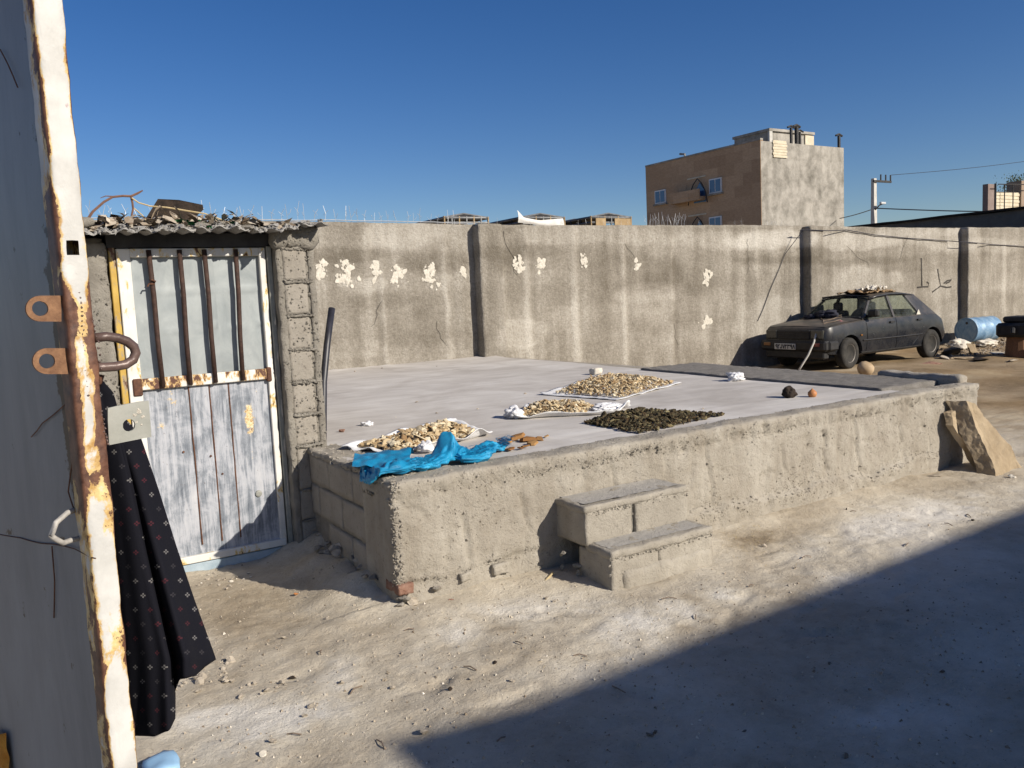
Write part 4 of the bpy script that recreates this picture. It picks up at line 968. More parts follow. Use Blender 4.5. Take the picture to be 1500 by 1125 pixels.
# ================================================================== DRIED BREAD on the platform
rb = random.Random(11)
def shard(seed, thick=.006):
    r_ = random.Random(seed); d = MB(); n = r_.choice((5, 6, 7)); O = []
    for k in range(n):
        t = 2*math.pi*k/n+r_.uniform(-.3, .3); q = r_.uniform(.6, 1.1); O.append(Vector((math.cos(t)*q, math.sin(t)*q*r_.uniform(.55, .9), 0)))
    cu, cv = r_.uniform(-.4, .4), r_.uniform(-.25, .25)
    f = lambda p: Vector((p.x, p.y, cu*p.x*p.x+cv*p.x*p.y+.12*p.y))
    c = Vector((0, 0, .12)); t = Vector((0, 0, .22+.12*r_.random()))
    P = [f(p) for p in O]; P2 = [f(p*.86)+t for p in O]
    V = [Vector((0, 0, 0))]+P+[c+t]+P2
    F = []
    for k in range(n):
        a, b = 1+k, 1+(k+1) % n; e, g = n+2+k, n+2+(k+1) % n
        F += [(0, b, a), (n+1, e, g), (a, b, g, e)]
    return V, F
SH = [shard(k) for k in range(12)]
def quad(pts): 
    P = [onz(x, y, H) for x, y in pts]
    return lambda u, v: P[0]*(1-u)*(1-v)+P[1]*u*(1-v)+P[2]*u*v+P[3]*(1-u)*v
def pile(name, fn, hmax, nbig, nsmall, s0, s1, mo, ms, label, cat, group, stufflabel, bulge=None, base=.012):
    """fn(u,v) -> floor point; pieces heaped inside"""
    def hz(u, v): return base+hmax*max(0, 1-(2*u-1)**4)*max(0, 1-(2*v-1)**4)*(bulge(u, v) if bulge else 1)
    first = {}
    small = MB()
    for q in range(nsmall):
        u, v = rb.random(), rb.random(); c = fn(u, v); c.z = H+.012+hz(u, v)*rb.random()**.5; s = rb.uniform(s0*.5, s1*.8); V, F = SH[q % 12]
        m = Euler((rb.gauss(0, .5), rb.gauss(0, .5), rb.uniform(0, 6.3))).to_matrix(); small.add([c+m @ (p*s) for p in V], F)
    tag(mk(name+'_crumbs', small, ms, None), stufflabel, cat, kind='stuff')
    pts = []
    for q in range(nbig*3):
        u, v = rb.uniform(.03, .97), rb.uniform(.03, .97); pts.append((u, v))
    for q in range(nbig):
        u, v = pts[q]; c = fn(u, v); c.z = H+.012+hz(u, v)*rb.uniform(.85, 1.08); s = s0*.8+(s1*1.35-s0*.8)*rb.random()**1.8; k = q % 12
        rot = (rb.gauss(0, .38), rb.gauss(0, .38), rb.uniform(0, 6.3))
        if k not in first:
            d = MB().add(*SH[k]); o = tag(mk(name+'_piece', d, mo, None), label, cat, group); first[k] = o
            o.location = c; o.rotation_euler = rot; o.scale = (s, s, s)
        else: copyo(first[k], c, rot, (s*rb.uniform(.8, 1.3), s*rb.uniform(.7, 1.2), s*rb.uniform(.5, 1.)))
def sheet(name, fn, label, cat, mat='sack', lift=.05, nu=40, nv=30, seed=1., group=None, ul=1., ur=1., vl=1., vr=1., wr=.008):
    d = MB()
    def g(u, v):
        p = fn(u, v); e = 0
        for (t, w) in ((u, ul), (1-u, ur), (v, vl), (1-v, vr)):
            e = max(e, w*(1-sstep(0, .10, t))*(.55+.75*nz((u*4, v*4, 0), 1.3, seed)))
        return p+Vector((.02*nz((u, v, 0), 5, seed), .02*nz((u, v, 0), 6, seed+3), .006+max(0, lift*e)+wr*abs(nz((u*1., v*1., 0), 7, seed))))
    d.grid(g, nu, nv); o = one(name, d, mat, label, cat, group, smooth=True)
    md = o.modifiers.new('thick', 'SOLIDIFY'); md.thickness = .003; return o
# near sheet
f1 = quad([(500, 664), (585, 668), (728, 634), (652, 618)])
f1 = quad([(499, 662), (588, 670), (722, 640), (668, 617)])
sheet('bread_sheet', f1, 'white plastic sheet with curled edges under the bread pile behind the blue sack', 'sheet', lift=.055, ur=1.5, vl=.8, vr=.5, seed=3.)
f1i = lambda u, v: f1(.09+.80*u, .10+.78*v)
pile('bread', f1i, .062, 130, 900, .022, .05, 'bread_o', 'bread', 'torn piece of dry bread heaped on the sheet behind the blue sack', 'bread', 'bread pieces on the sheet behind the blue sack', 'small dry bread crumbs heaped on the sheet behind the blue sack', lambda u, v: .25+.95*sstep(.2, .7, u)+.15*nz((u*5, v*5, 0), 1, 2))
# far sheet
f2 = quad([(790, 580), (905, 588), (998, 563), (878, 551)])
sheet('bread_sheet', f2, 'white cloth under the largest heap of dried bread near the middle of the platform', 'sheet', lift=.02, seed=5., ul=1.2, vl=.6)
f2i = lambda u, v: f2(.13+.82*u, .10+.86*v)
pile('bread', f2i, .075, 110, 1700, .018, .036, 'bread_o', 'bread', 'torn piece of dry bread in the largest heap at the middle of the platform', 'bread', 'bread pieces on the white cloth', 'small dry bread crumbs on the white cloth at the middle of the platform')
# middle bag
f3 = quad([(752, 617), (905, 608), (925, 598), (775, 596)])
sheet('bread_sheet', f3, 'flattened white sack holding a narrow strip of dried bread', 'sheet', lift=.05, seed=8., ul=1.2, ur=1.4)
f3i = lambda u, v: f3(.03+.62*u, .18+.78*v)
pile('bread', f3i, .055, 70, 800, .017, .034, 'bread_o', 'bread', 'torn piece of dry bread on the narrow flattened white sack', 'bread', 'bread pieces on the flattened sack', 'small dry bread crumbs on the flattened white sack')
def crumple(name, c, size, seed, mat, label, cat, group=None, sub=4, sharp=.5):
    bm = bmesh.new(); bmesh.ops.create_icosphere(bm, subdivisions=sub, radius=1); d = MB(); V = []
    for v in bm.verts:
        p = v.co.copy(); r_ = 1+sharp*.9*(abs(nz(p, 1.3, seed))-.25)-sharp*.55*abs(nz(p, 2.9, seed+2))+sharp*.12*nz(p, 7, seed); q = p*r_
        q = Vector((q.x*size[0], q.y*size[1], max(-.72, q.z)*size[2])); V.append(Vector(c)+q+Vector((0, 0, size[2]*.7)))
    bm.verts.index_update(); d.add(V, [tuple(v.index for v in f.verts) for f in bm.faces]); bm.free(); return one(name, d, mat, label, cat, group, smooth=True)
crumple('sack_mouth', onz(753, 613, H), (.07, .10, .055), 3.1, 'clear', 'gathered mouth of a white sack beside the narrow strip of bread', 'sack', sharp=.8)
crumple('plastic_bag', onz(886, 601, H), (.13, .08, .035), 6.1, 'clear', 'crumpled clear white bag at the end of the narrow bread strip', 'plastic bag', sharp=.9)
crumple('plastic_bag', onz(1078, 558, H), (.10, .08, .055), 9.1, 'clear', 'crumpled white plastic bag by the dark edge of the slab', 'plastic bag', sharp=.8)
crumple('plastic_bag', onz(538, 624, H), (.055, .05, .02), 4.1, 'clear', 'thin clear plastic bag near the shed pipe', 'plastic bag', sharp=.9)
crumple('plastic_bag', onz(624, 661, H+.015), (.05, .045, .04), 12.1, 'clear', 'white plastic twist between the bread sheet and the blue sack', 'plastic bag', sharp=.9)
# mouldy heap laid straight on the slab
f4 = quad([(856, 622), (938, 637), (1062, 609), (925, 606)])
pile('mouldy_bread', f4, .05, 100, 1700, .016, .034, 'mould_o', 'mould', 'dark greenish mouldy bread piece in the heap on bare slab', 'bread', 'mouldy bread on the slab', 'dark mouldy bread crumbs heaped on the bare slab', lambda u, v: (1.1-.75*u), .004)
# scattered crusts
for (px, py, s, k) in [(742, 648, .06, 1), (757, 643, .08, 2), (772, 645, .075, 3), (788, 643, .06, 4), (780, 650, .05, 5), (747, 659, .04, 6), (762, 657, .035, 7), (770, 655, .04, 8), (800, 640, .03, 9), (736, 652, .045, 2)]:
    d = MB().add(*SH[k]); o = mk('bread_crust', d, 'crust', None); o.location = onz(px, py, H+.012); o.scale = (s, s, s*.8); o.rotation_euler = (rb.uniform(-.3, .3), rb.uniform(-.3, .3), rb.uniform(0, 6)); tag(o, 'dark toasted bread crust lying on the slab beside the blue sack', 'bread', 'crusts beside the blue sack')
# bright blue woven sack, folded along the front corner
bs = MB(); cpts = [(522, 692), (545, 693), (585, 692), (625, 684), (660, 674), (690, 674), (715, 663), (733, 657)]
CP = [onz(x, y, H+.02) for x, y in cpts]
WD = [.13, .20, .21, .17, .14, .20, .13, .09]; HT = [.045, .05, .06, .065, .08, .06, .06, .045]
def at_list(L, t):
    f = t*(len(L)-1); i = min(int(f), len(L)-2); f -= i; return L[i]*(1-f)+L[i+1]*f
def bsf(u, v):
    c = at_list(CP, u); t = (at_list(CP, min(1, u+.02))-at_list(CP, max(0, u-.02))); t.z = 0; t.normalize(); nn = Vector((-t.y, t.x, 0))
    w = at_list(WD, u); h_ = at_list(HT, u); a = 2*math.pi*v
    q = (abs(math.cos(a))**.75)*(1 if math.cos(a) > 0 else -1)
    x = nn*q*w*.5; z = math.sin(a)*h_*.5+h_*.45
    p = c+x+Vector((0, 0, z))
    cr = .022*(abs(nz((u*13, v*5, 0), 1.5, 2))-.25)-.016*abs(nz((u*26, v*9, 0), 1.3, 8))+.012*math.sin(u*21+v*8)+.012*nz((u*30, v*12, 0), 1, 4)
    p += (nn*math.cos(a)+Vector((0, 0, 1))*math.sin(a))*cr
    p.z += .085*math.exp(-((u-.56)/.035)**2)*sstep(.1, .5, math.sin(a)+.1)
    # the left end hangs over the corner
    over = max(0, XL+.0-p.x); 
    if over > 0: p.x = XL-.014-over*.45+.01*nz((u*9, v*3, 0), 1, 2); p.z -= over*.55
    if p.z < H+.004 and p.x > XL: p.z = H+.004
    return p
bs.grid(bsf, 200, 64)
blue = one('blue_sack', bs, 'bluesack', 'bright blue woven plastic sack rolled up on the platform corner', 'sack', smooth=True)
fl_ = MB(); g = [onz(x, y, H+.03) for x, y in [(516, 692), (600, 690), (607, 668), (522, 672)]]
fl_.grid(lambda u, v: (g[0]*(1-u)*(1-v)+g[1]*u*(1-v)+g[2]*u*v+g[3]*(1-u)*v)+Vector((0, 0, .030+.030*math.sin(v*2.6)*(.5+u)+.016*nz((u*4, v*4, 0), 1.5, 6)-.05*max(0, v-.75)*3)), 26, 22); mk('folded_flap', fl_, 'bluesack', blue, True)
fr_ = MB()
for q in range(520):
    t = rb.choice((rb.uniform(.60, .80), rb.uniform(.30, .42), rb.uniform(.93, 1.))); c = at_list(CP, t); w = at_list(WD, t); tdir = Vector((rb.uniform(-.5, .6), -1, rb.uniform(-.2, .6))).normalized()
    a = c+Vector((.05*rb.random(), -w*rb.uniform(.1, .5), .02+.06*rb.random())) if q < 400 else at_list(CP, 1.)+Vector((rb.uniform(-.02, .03), rb.uniform(-.05, .05), .02+.04*rb.random()))
    l = rb.uniform(.02, .06); e = a+tdir*l; e.z = max(e.z, H-.03); s = Vector((.0016, 0, .0016)); fr_.add([a-s, a+s, e], [(0, 1, 2)])
tag(mk('frayed_threads', fr_, 'bluesack', blue), kind='stuff')
# small things on the slab
def stone_at(px, py, z, s, seed, mat, label, cat='stone', group=None, flat=.8, rough=.25):
    q = rock((s, s*.9, s*flat), seed, rough, 2); c = onz(px, py, z); c.z += s*flat*.62; q.warp(lambda p: p+c); return one('stone', q, mat, label, cat, group)
q = MB(); c = onz(873, 549, H); roughbox(q, c.x-.055, c.x+.055, c.y-.05, c.y+.05, H, H+.075, .02, .012, 14, .012, 3.); one('concrete_chunk', q, 'ragw', 'pale squared lump of concrete behind the largest bread heap', 'stone', smooth=True)
crumple('black_lump', onz(1156, 583, H), (.065, .055, .055), 2.3, 'dark', 'black lump standing alone on the slab beside the onion', 'stone', sharp=.5)
on = MB(); on.lathe([(.004, 0), (.028, .006), (.036, .024), (.034, .042), (.018, .058), (.006, .066), (.003, .074)], 16, onz(1190, 582, H+.001)); one('onion', on, 'onion', 'small round orange onion on the slab', 'onion', smooth=True)
stone_at(834, 588, H, .022, 5.3, 'dark', 'small dark pebble between the two white bread sheets', flat=.6)
stone_at(501, 634, H, .03, 7.3, 'brick', 'reddish lump beside the foot of the black pipe', flat=.9)
for k, (px, py) in enumerate([(580, 612), (640, 606), (770, 578), (733, 589), (700, 600), (560, 540), (655, 534), (640, 537), (520, 545), (860, 574), (1030, 600), (610, 590), (690, 560)]):
    stone_at(px, py, H, .010+.006*(k % 3), k*1.9, 'ragw' if k % 3 == 0 else 'stone', 'tiny pale chip lying on the smooth slab', 'chip', 'chips on the slab', .6)

# ================================================================== CAR
CX, CY = 12.52, 9.50; CW = 1.50; CM = CY+CW/2
car = thing('derelict_car', (CX+1.9, CM, 0), 'dusty black derelict hatchback car parked against the wall', 'car')
def cp(u, w, z): return Vector((CX+u, CM-w, z))      # u from the nose, w from the middle (near side positive), z
def lerp_tab(tab, u):
    for i in range(len(tab)-1):
        if u <= tab[i+1][0]:
            a, b = tab[i], tab[i+1]; f = (u-a[0])/(b[0]-a[0]+1e-9); f = max(0, min(1, f)); return [p+(q-p)*f for p, q in zip(a[1:], b[1:])]
    return list(tab[-1][1:])
# u: half width, bottom z, shoulder z, centre top z
TAB = [(0., .64, .40, .70, .735), (.04, .68, .30, .765, .79), (.12, .715, .27, .80, .825), (.5, .735, .24, .84, .875), (1.05, .745, .22, .875, .93), (1.5, .75, .22, .88, .90), (2.4, .75, .22, .885, .90), (3.0, .745, .23, .89, .91), (3.35, .735, .26, .89, .91), (3.58, .715, .29, .78, .80), (3.68, .69, .33, .60, .62), (3.70, .66, .40, .55, .56)]
US = [0, .02, .04, .08, .12, .2, .3, .4, .5, .65, .8, .95, 1.05, 1.2, 1.5, 1.8, 2.1, 2.4, 2.7, 3.0, 3.2, 3.35, 3.45, 3.52, 3.58, 3.64, 3.68, 3.70]
def section(u):
    hw, zb, zs_, zc = lerp_tab(TAB, u)
    return [(0, zb), (hw*.8, zb), (hw-.03, zb+.03), (hw-.005, zb+(zs_-zb)*.25), (hw+.012, zb+(zs_-zb)*.55), (hw, zb+(zs_-zb)*.82), (hw-.022, zs_-.02), (hw-.06, zs_), (hw*.6, zs_+(zc-zs_)*.75), (0, zc)]
body = MB(); rows = []
for u in US:
    S = section(u); ring = [cp(u, w, z) for w, z in S]+[cp(u, -w, z) for w, z in S[-2:0:-1]]
    rows.append(len(body.v)); body.v += ring
nr = len(ring)
for i in range(len(US)-1):
    for k in range(nr): body.f.append((rows[i]+k, rows[i]+(k+1) % nr, rows[i+1]+(k+1) % nr, rows[i+1]+k))
body.f.append(tuple(rows[0]+k for k in range(nr))[::-1]); body.f.append(tuple(rows[-1]+k for k in range(nr)))
bo = mk('body', body, 'paint', car, True)
bm = bmesh.new(); bm.from_mesh(bo.data); bmesh.ops.recalc_face_normals(bm, faces=bm.faces); bm.to_mesh(bo.data); bm.free()
UF, UR = .63, 3.18
for u in (UF, UR):
    for s in (1, -1):
        cu = MB(); cu.lathe([(.325, -.2), (.325, .2)], 28, cp(u, s*.72, .30), (0, 1, 0)); co_ = mk('cutter', cu, None)
        md = bo.modifiers.new('arch', 'BOOLEAN'); md.object = co_; md.operation = 'DIFFERENCE'; md.solver = 'EXACT'
dg = bpy.context.evaluated_depsgraph_get(); dg.update(); nm_ = bpy.data.meshes.new_from_object(bo.evaluated_get(dg))
bo.modifiers.clear(); bo.data = nm_
for o in [o for o in bpy.data.objects if o.name.startswith('cutter')]: bpy.data.objects.remove(o)
bo.data.polygons.foreach_set('use_smooth', [True]*len(bo.data.polygons))
try: bo.data.set_sharp_from_angle(angle=R(38))
except Exception: pass
def flank(u, z, s=1, off=0.):
    S = section(u)
    for a, b in zip(S[1:], S[2:]):
        if a[1] <= z <= b[1]:
            f = (z-a[1])/(b[1]-a[1]+1e-9); return cp(u, s*(a[0]+(b[0]-a[0])*f+off), z)
    return cp(u, s*(S[6][0]+off), z)
for s in (1, -1):
    for (u0, u1) in ((1.10, 1.98), (2.0, 2.86)):
        d = MB(); cut = 2.70
        d.grid(lambda a, b: flank(min(u0+(u1-u0)*a, (u1 if u1 < 2.5 else u1-.34*max(0, 1-b*1.9))), .29+.575*b, s, .007), 10, 10)
        dr = mk('door', d, 'paint', car, True)
        h = MB(); hc = flank(u1-.14, .79, s, .02); h.box(hc, (.13, .035, .03)); mk('handle', h, 'blackpl', dr)
    d = MB(); d.grid(lambda a, b: flank(.96+1.86*a, .245+.05*b, s, .016), 10, 2); mk('sill_trim', d, 'blackpl', car)
    d = MB(); d.tube([flank(u, .50, s, .01) for u in (.98, 1.5, 2.0, 2.5, 2.82)], .013, 5); mk('side_moulding', d, 'blackpl', car)
# greenhouse
ROOF = [(1.50, 1.285, .52), (1.62, 1.325, .53), (2.1, 1.36, .535), (2.6, 1.35, .53), (2.88, 1.31, .51)]
rfm = MB()
def rofn(a, b, dz=0):
    u = 1.48+1.42*a; z, hw = lerp_tab(ROOF, u); w = (2*b-1); return cp(u, hw*w, z-.055*abs(w)**3.5+dz+.004)
rfm.grid(rofn, 16, 14); rfm.grid(lambda a, b: rofn(a, b, -.03), 16, 14); mk('roof', rfm, 'paint', car, True)
def rp(u, s):
    z, hw = lerp_tab(ROOF, u); return cp(u, s*hw*.985, z-.06)
def post(a, b, w, t=.045): 
    d = MB(); ax = Vector((1, 0, 0)); P = [a-ax*w/2, a+ax*w/2, b+ax*w/2, b-ax*w/2]; d.prism(P, (0, t if a.y < CM else -t, 0)); return d
for s in (1, -1):
    mk('pillar', post(cp(1.07, s*.70, .87), rp(1.50, s), .055), 'paint', car); mk('pillar', post(cp(1.99, s*.71, .87), rp(2.02, s), .06), 'paint', car)
    d = MB(); P = [cp(2.84, s*.705, .87), cp(3.36, s*.69, .885), rp(2.90, s)+Vector((.02, 0, .03)), rp(2.66, s), rp(2.60, s)+Vector((0, 0, -.03))]; d.prism(P, (0, .05*s, 0)); mk('rear_pillar', d, 'paint', car)
    d = MB(); d.tube([rp(u, s)+Vector((0, 0, .012)) for u in (1.48, 1.7, 2.1, 2.5, 2.86)], .022, 6); mk('roof_gutter', d, 'paint', car, True)
    for (P) in ([cp(1.12, s*.705, .875), cp(1.97, s*.713, .875), rp(2.00, s), rp(1.54, s)], [cp(2.02, s*.713, .875), cp(2.84, s*.705, .875), rp(2.62, s), rp(2.05, s)]):
        d = MB(); d.prism([p+Vector((0, .014*s, 0)) for p in P], (0, .004*s, 0)); mk('side_window', d, 'glass', car)
    d = MB(); d.prism([cp(2.70, s*.712, .885), cp(2.835, s*.712, .885), cp(2.835-.045, s*.70, .985)], (0, .006*s, 0)); mk('quarter_light', d, 'ragw' if s > 0 else 'glass', car)
ws = MB(); ws.grid(lambda a, b: (cp(1.05, .68*(2*a-1), .895)*(1-b)+cp(1.50, .50*(2*a-1), 1.30)*b)+Vector((-.05*(1-(2*a-1)**2), 0, .0)), 12, 8); mk('windscreen', ws, 'glass', car, True)
d = MB(); d.tube([cp(1.04, -.70, .89), cp(1.0, 0, .935), cp(1.04, .70, .89)], .018, 6); mk('scuttle', d, 'blackpl', car)
d = MB(); d.tube([cp(1.50, -.52, 1.285), cp(1.47, 0, 1.325), cp(1.50, .52, 1.285)], .02, 6); mk('windscreen_header', d, 'paint', car)
rw = MB(); rw.grid(lambda a, b: (cp(3.37, .66*(2*a-1), .90)*(1-b)+cp(2.90, .49*(2*a-1), 1.29)*b)+Vector((.03*(1-(2*a-1)**2), 0, 0)), 10, 6); mk('rear_window', rw, 'glass', car, True)
for (u, w) in ((1.75, .36), (1.75, -.36)):
    d = MB(); d.cbox(CX+u-.06, CX+u+.09, CM-w-.22, CM-w+.22, .5, 1.02, .04); d.cbox(CX+u-.03, CX+u+.06, CM-w-.1, CM-w+.1, 1.0, 1.18, .03); mk('seat', d, 'seat', car)
d = MB(); d.cbox(CX+2.62, CX+2.76, CM-.62, CM+.62, .5, 1.0, .04); mk('seat', d, 'seat', car)
d = MB(); d.cbox(CX+1.02, CX+1.3, CM-.66, CM+.66, .7, .93, .03); mk('dashboard', d, 'blackpl', car)
d = MB(); d.lathe([(.17, -.01), (.185, 0), (.17, .01)], 18, cp(1.42, .36, .93), (-.8, 0, .5)); mk('steering_wheel', d, 'blackpl', car)
# bonnet, with a slightly raised lip
d = MB(); d.grid(lambda a, b: (lambda u, w: cp(u, w*(lerp_tab(TAB, u)[0]-.055), lerp_tab(TAB, u)[2]+(lerp_tab(TAB, u)[3]-lerp_tab(TAB, u)[2])*(1-abs(w)**1.6)+.010))(.07+.93*a, 2*b-1), 14, 14); mk('bonnet', d, 'paint', car, True)
# front end
mk('front_bumper', MB().cbox(CX-.075, CX+.10, CM-.735, CM+.735, .36, .545, .035), 'blackpl', car)
mk('valance', MB().cbox(CX-.02, CX+.14, CM-.66, CM+.66, .22, .37, .02), 'blackpl', car)
gr = mk('grille', MB().cbox(CX-.022, CX+.06, CM-.36, CM+.36, .565, .74, .012), 'blackpl', car)
for k in range(4): mk('slat', MB().cbox(CX-.032, CX-.018, CM-.345, CM+.345, .59+.036*k, .606+.036*k, .004), 'steeld', gr)
for s in (1, -1):
    mk('headlight', MB().cbox(CX-.028, CX+.06, CM-s*.51-.135, CM-s*.51+.135, .575, .745, .02), 'lamp', car)
    mk('bumper_end', MB().cbox(CX+.02, CX+.28, CM-s*.735-.03, CM-s*.735+.03, .37, .535, .025), 'blackpl', car)
mk('turn_signal', MB().cbox(CX-.088, CX-.06, CM+.48, CM+.64, .45, .51, .008), 'amber', car)
mk('turn_signal', MB().cbox(CX-.088, CX-.06, CM-.62, CM-.46, .45, .51, .008), 'redl', car)
mk('side_repeater', MB().cbox(CX+.90, CX+.95, CY-.022, CY+.03, .585, .615, .006), 'amber', car)
np_ = mk('number_plate', MB().cbox(CX-.094, CX-.075, CM-.10, CM+.38, .385, .495, .004), 'plateW', car)
def glyph(y, pts, w=.0075):
    d = MB(); P = [Vector((CX-.0975, y-gx*.055, .44+(gy-.5)*.074)) for gx, gy in pts]
    for a, b in zip(P, P[1:]):
        t = (b-a).normalized(); n = Vector((1, 0, 0)).cross(t)*w*.9; d.prism([a+n-t*w*.5, b+n+t*w*.5, b-n+t*w*.5, a-n-t*w*.5], (-.002, 0, 0))
    tag(mk('plate_character', d, 'ink', np_), kind=None)
G = {'9': [(.75, 0), (.75, .55), (.75, .95), (.35, .95), (.2, .7), (.4, .5), (.75, .55)], '2': [(.2, 0), (.2, .95), (.45, .75), (.8, .9), (.85, .98)], 'lam': [(.7, 1), (.7, .25), (.5, .02), (.25, .02), (.1, .3)],
     '7': [(.1, .98), (.5, .02), (.9, .98)], '3': [(.15, 0), (.15, .95), (.4, .75), (.6, .95), (.75, .75), (.95, .95)], '8': [(.1, .02), (.5, .98), (.9, .02)]}
yy = CM+.355
for ch in ('9', '2', 'lam', '7', '2', '3', '9', '8'):
    glyph(yy, G[ch]); yy -= .0565
d = MB(); mcx = cp(1.20, .80, .99); d.cbox(mcx.x-.05, mcx.x+.07, mcx.y-.11, mcx.y+.09, .915, 1.055, .03); d.box((mcx.x+.03, CY+.06, .93), (.06, .12, .05)); mk('mirror', d, 'blackpl', car)
# wheels
def wheel(u, s, z0, lean=0.):
    c = cp(u, s*.655, .285+z0); q = Euler((0, 0, lean)).to_matrix(); ax = q @ Vector((0, -s, 0))
    w = mk('wheel', MB().lathe([(.17, -.09), (.255, -.092), (.283, -.065), (.29, 0), (.283, .065), (.255, .092), (.175, .088), (.165, .07)], 32, c, ax), 'tyre', car, True)
    mk('rim', MB().lathe([(.06, .02), (.10, .035), (.12, .02), (.15, .045), (.168, .08), (.178, .078), (.178, .02)], 24, c, ax), 'rim', w, True)
    mk('hub', MB().lathe([(.05, .015), (.052, .05), (.03, .058), (.012, .058)], 14, c, ax), 'rust', w, True)
    for k in range(8):
        t = k*math.pi/4; o = Vector((math.cos(t)*.128, 0, math.sin(t)*.128)); mk('vent_hole', MB().lathe([(.016, .03), (.016, .037)], 8, c+o, ax), 'ink', w)
for (u, s, l) in ((UF, 1, .10), (UF, -1, .10), (UR, 1, 0), (UR, -1, 0)): wheel(u, s, .0, l)
for u in (UF, UR):
    for s in (1, -1):
        d = MB(); c = cp(u, s*.60, .30)
        P = [(c.x+.33*math.cos(t), c.z+.33*math.sin(t)) for t in [math.pi*k/14 for k in range(15)]]
        d.grid(lambda a, b: Vector((P[int(round(a*14))][0], c.y+(b-.5)*.30, P[int(round(a*14))][1])), 14, 1); mk('wheel_liner', d, 'ink', car)
# things lying on the car
def crumpled_sheet(name, P0, ux, vy, mat, label, cat, amp=.04, seed=1., base=0., nu=26, nv=20):
    d = MB(); d.grid(lambda u, v: Vector(P0)+Vector(ux)*(u-.5)*(1+.15*nz((v*3, 0, 0), 1, seed))+Vector(vy)*(v-.5)*(1+.2*nz((u*3, 0, 0), 1, seed+2))+Vector((0, 0, base+amp*(abs(nz((u*3, v*3, 0), 1.2, seed))*1.5+.5*nz((u*9, v*9, 0), 1, seed)))), nu, nv)
    o = one(name, d, mat, label, cat, smooth=True); md = o.modifiers.new('thick', 'SOLIDIFY'); md.thickness = .006; return o
zr = 1.352
crumpled_sheet('cardboard', cp(1.86, .12, zr), (.80, .1, .0), (0, .62, 0), 'card', 'flattened brown cardboard curling on the car roof', 'cardboard', .07, 3.)
crumpled_sheet('sackcloth', cp(1.95, .26, zr+.06), (.55, .05, .02), (0, .34, 0), 'ragw', 'pale printed sackcloth heaped over the cardboard on the car roof', 'sack', .10, 6.)
crumpled_sheet('sackcloth', cp(2.30, .22, zr+.0), (.34, .0, 0), (0, .4, 0), 'card', 'brown sack end trailing along the car roof behind the pale cloth', 'sack', .05, 8.)
crumple('dark_rag', cp(.92, .02, .905), (.17, .26, .10), 5.5, 'ragd', 'bundled dark blue rag on the bonnet below the windscreen', 'rag', sharp=.7)
crumple('dark_rag', cp(.85, -.28, .89), (.13, .18, .06), 7.5, 'ragd', 'smaller black rag bundle at the far side of the car bonnet', 'rag', sharp=.7)
crumpled_sheet('red_cloth', cp(.82, .38, .872), (.50, .12, .03), (0, .36, .01), 'ragr', 'red and white cloth spread on the car bonnet', 'cloth', .025, 4.)
for k in range(5):
    d = MB(); a = cp(.2+.16*k, .50-.12*k, lerp_tab(TAB, .2+.16*k)[2]+.035); P = [a+Vector((.10*q, (.09*q if k % 2 else -.02*q)+.02*math.sin(q*2+k), .005+.014*q+.006*math.sin(q*3))) for q in range(5)]; d.tube(P, .008, 5); one('dry_stick', d, 'wood', 'thin dry stick lying on the car bonnet', 'stick', 'sticks on the car bonnet')
wp = MB(); wp.tube([onX(1197, 484, CX+.02), onX(1192, 502, CX-.10), onX(1184, 520, CX-.22), onX(1174, 536, CX-.30), onX(1168, 546, CX-.36)], .018, 8); one('white_pipe', wp, 'concp', 'bent pale plastic pipe leaning on the front of the car', 'pipe', smooth=True)

# ================================================================== YARD CLUTTER
br = thing('oil_drum', (19.3, 10.55, 0), 'scuffed pale blue steel drum lying on its side past the car', 'drum')
A0 = Vector((18.98, 10.68, .335)); AX = Vector((1, -.10, 0)).normalized()
mk('shell', MB().lathe([(.275, 0), (.292, .01), (.288, .03), (.283, .28), (.294, .30), (.283, .32), (.283, .58), (.294, .60), (.283, .62), (.288, .87), (.292, .89), (.28, .90)], 40, A0, AX), 'barrel', br, True)
mk('end_cap', MB().lathe([(.255, -.004), (.262, .002)], 36, A0+AX*.0, AX), 'barrel', br); mk('rim_ring', MB().tube([A0+Euler((0, 0, 0)).to_matrix() @ (Vector((0, 0, 1)).rotation_difference(AX) @ Vector((.285*math.cos(t), .285*math.sin(t), 0))) for t in [2*math.pi*k/36 for k in range(37)]], .012, 6), 'barrel', br, True)
mk('bung', MB().lathe([(.03, -.014), (.03, .0)], 12, A0+Vector((0, -.02, .17)), AX), 'steeld', br)
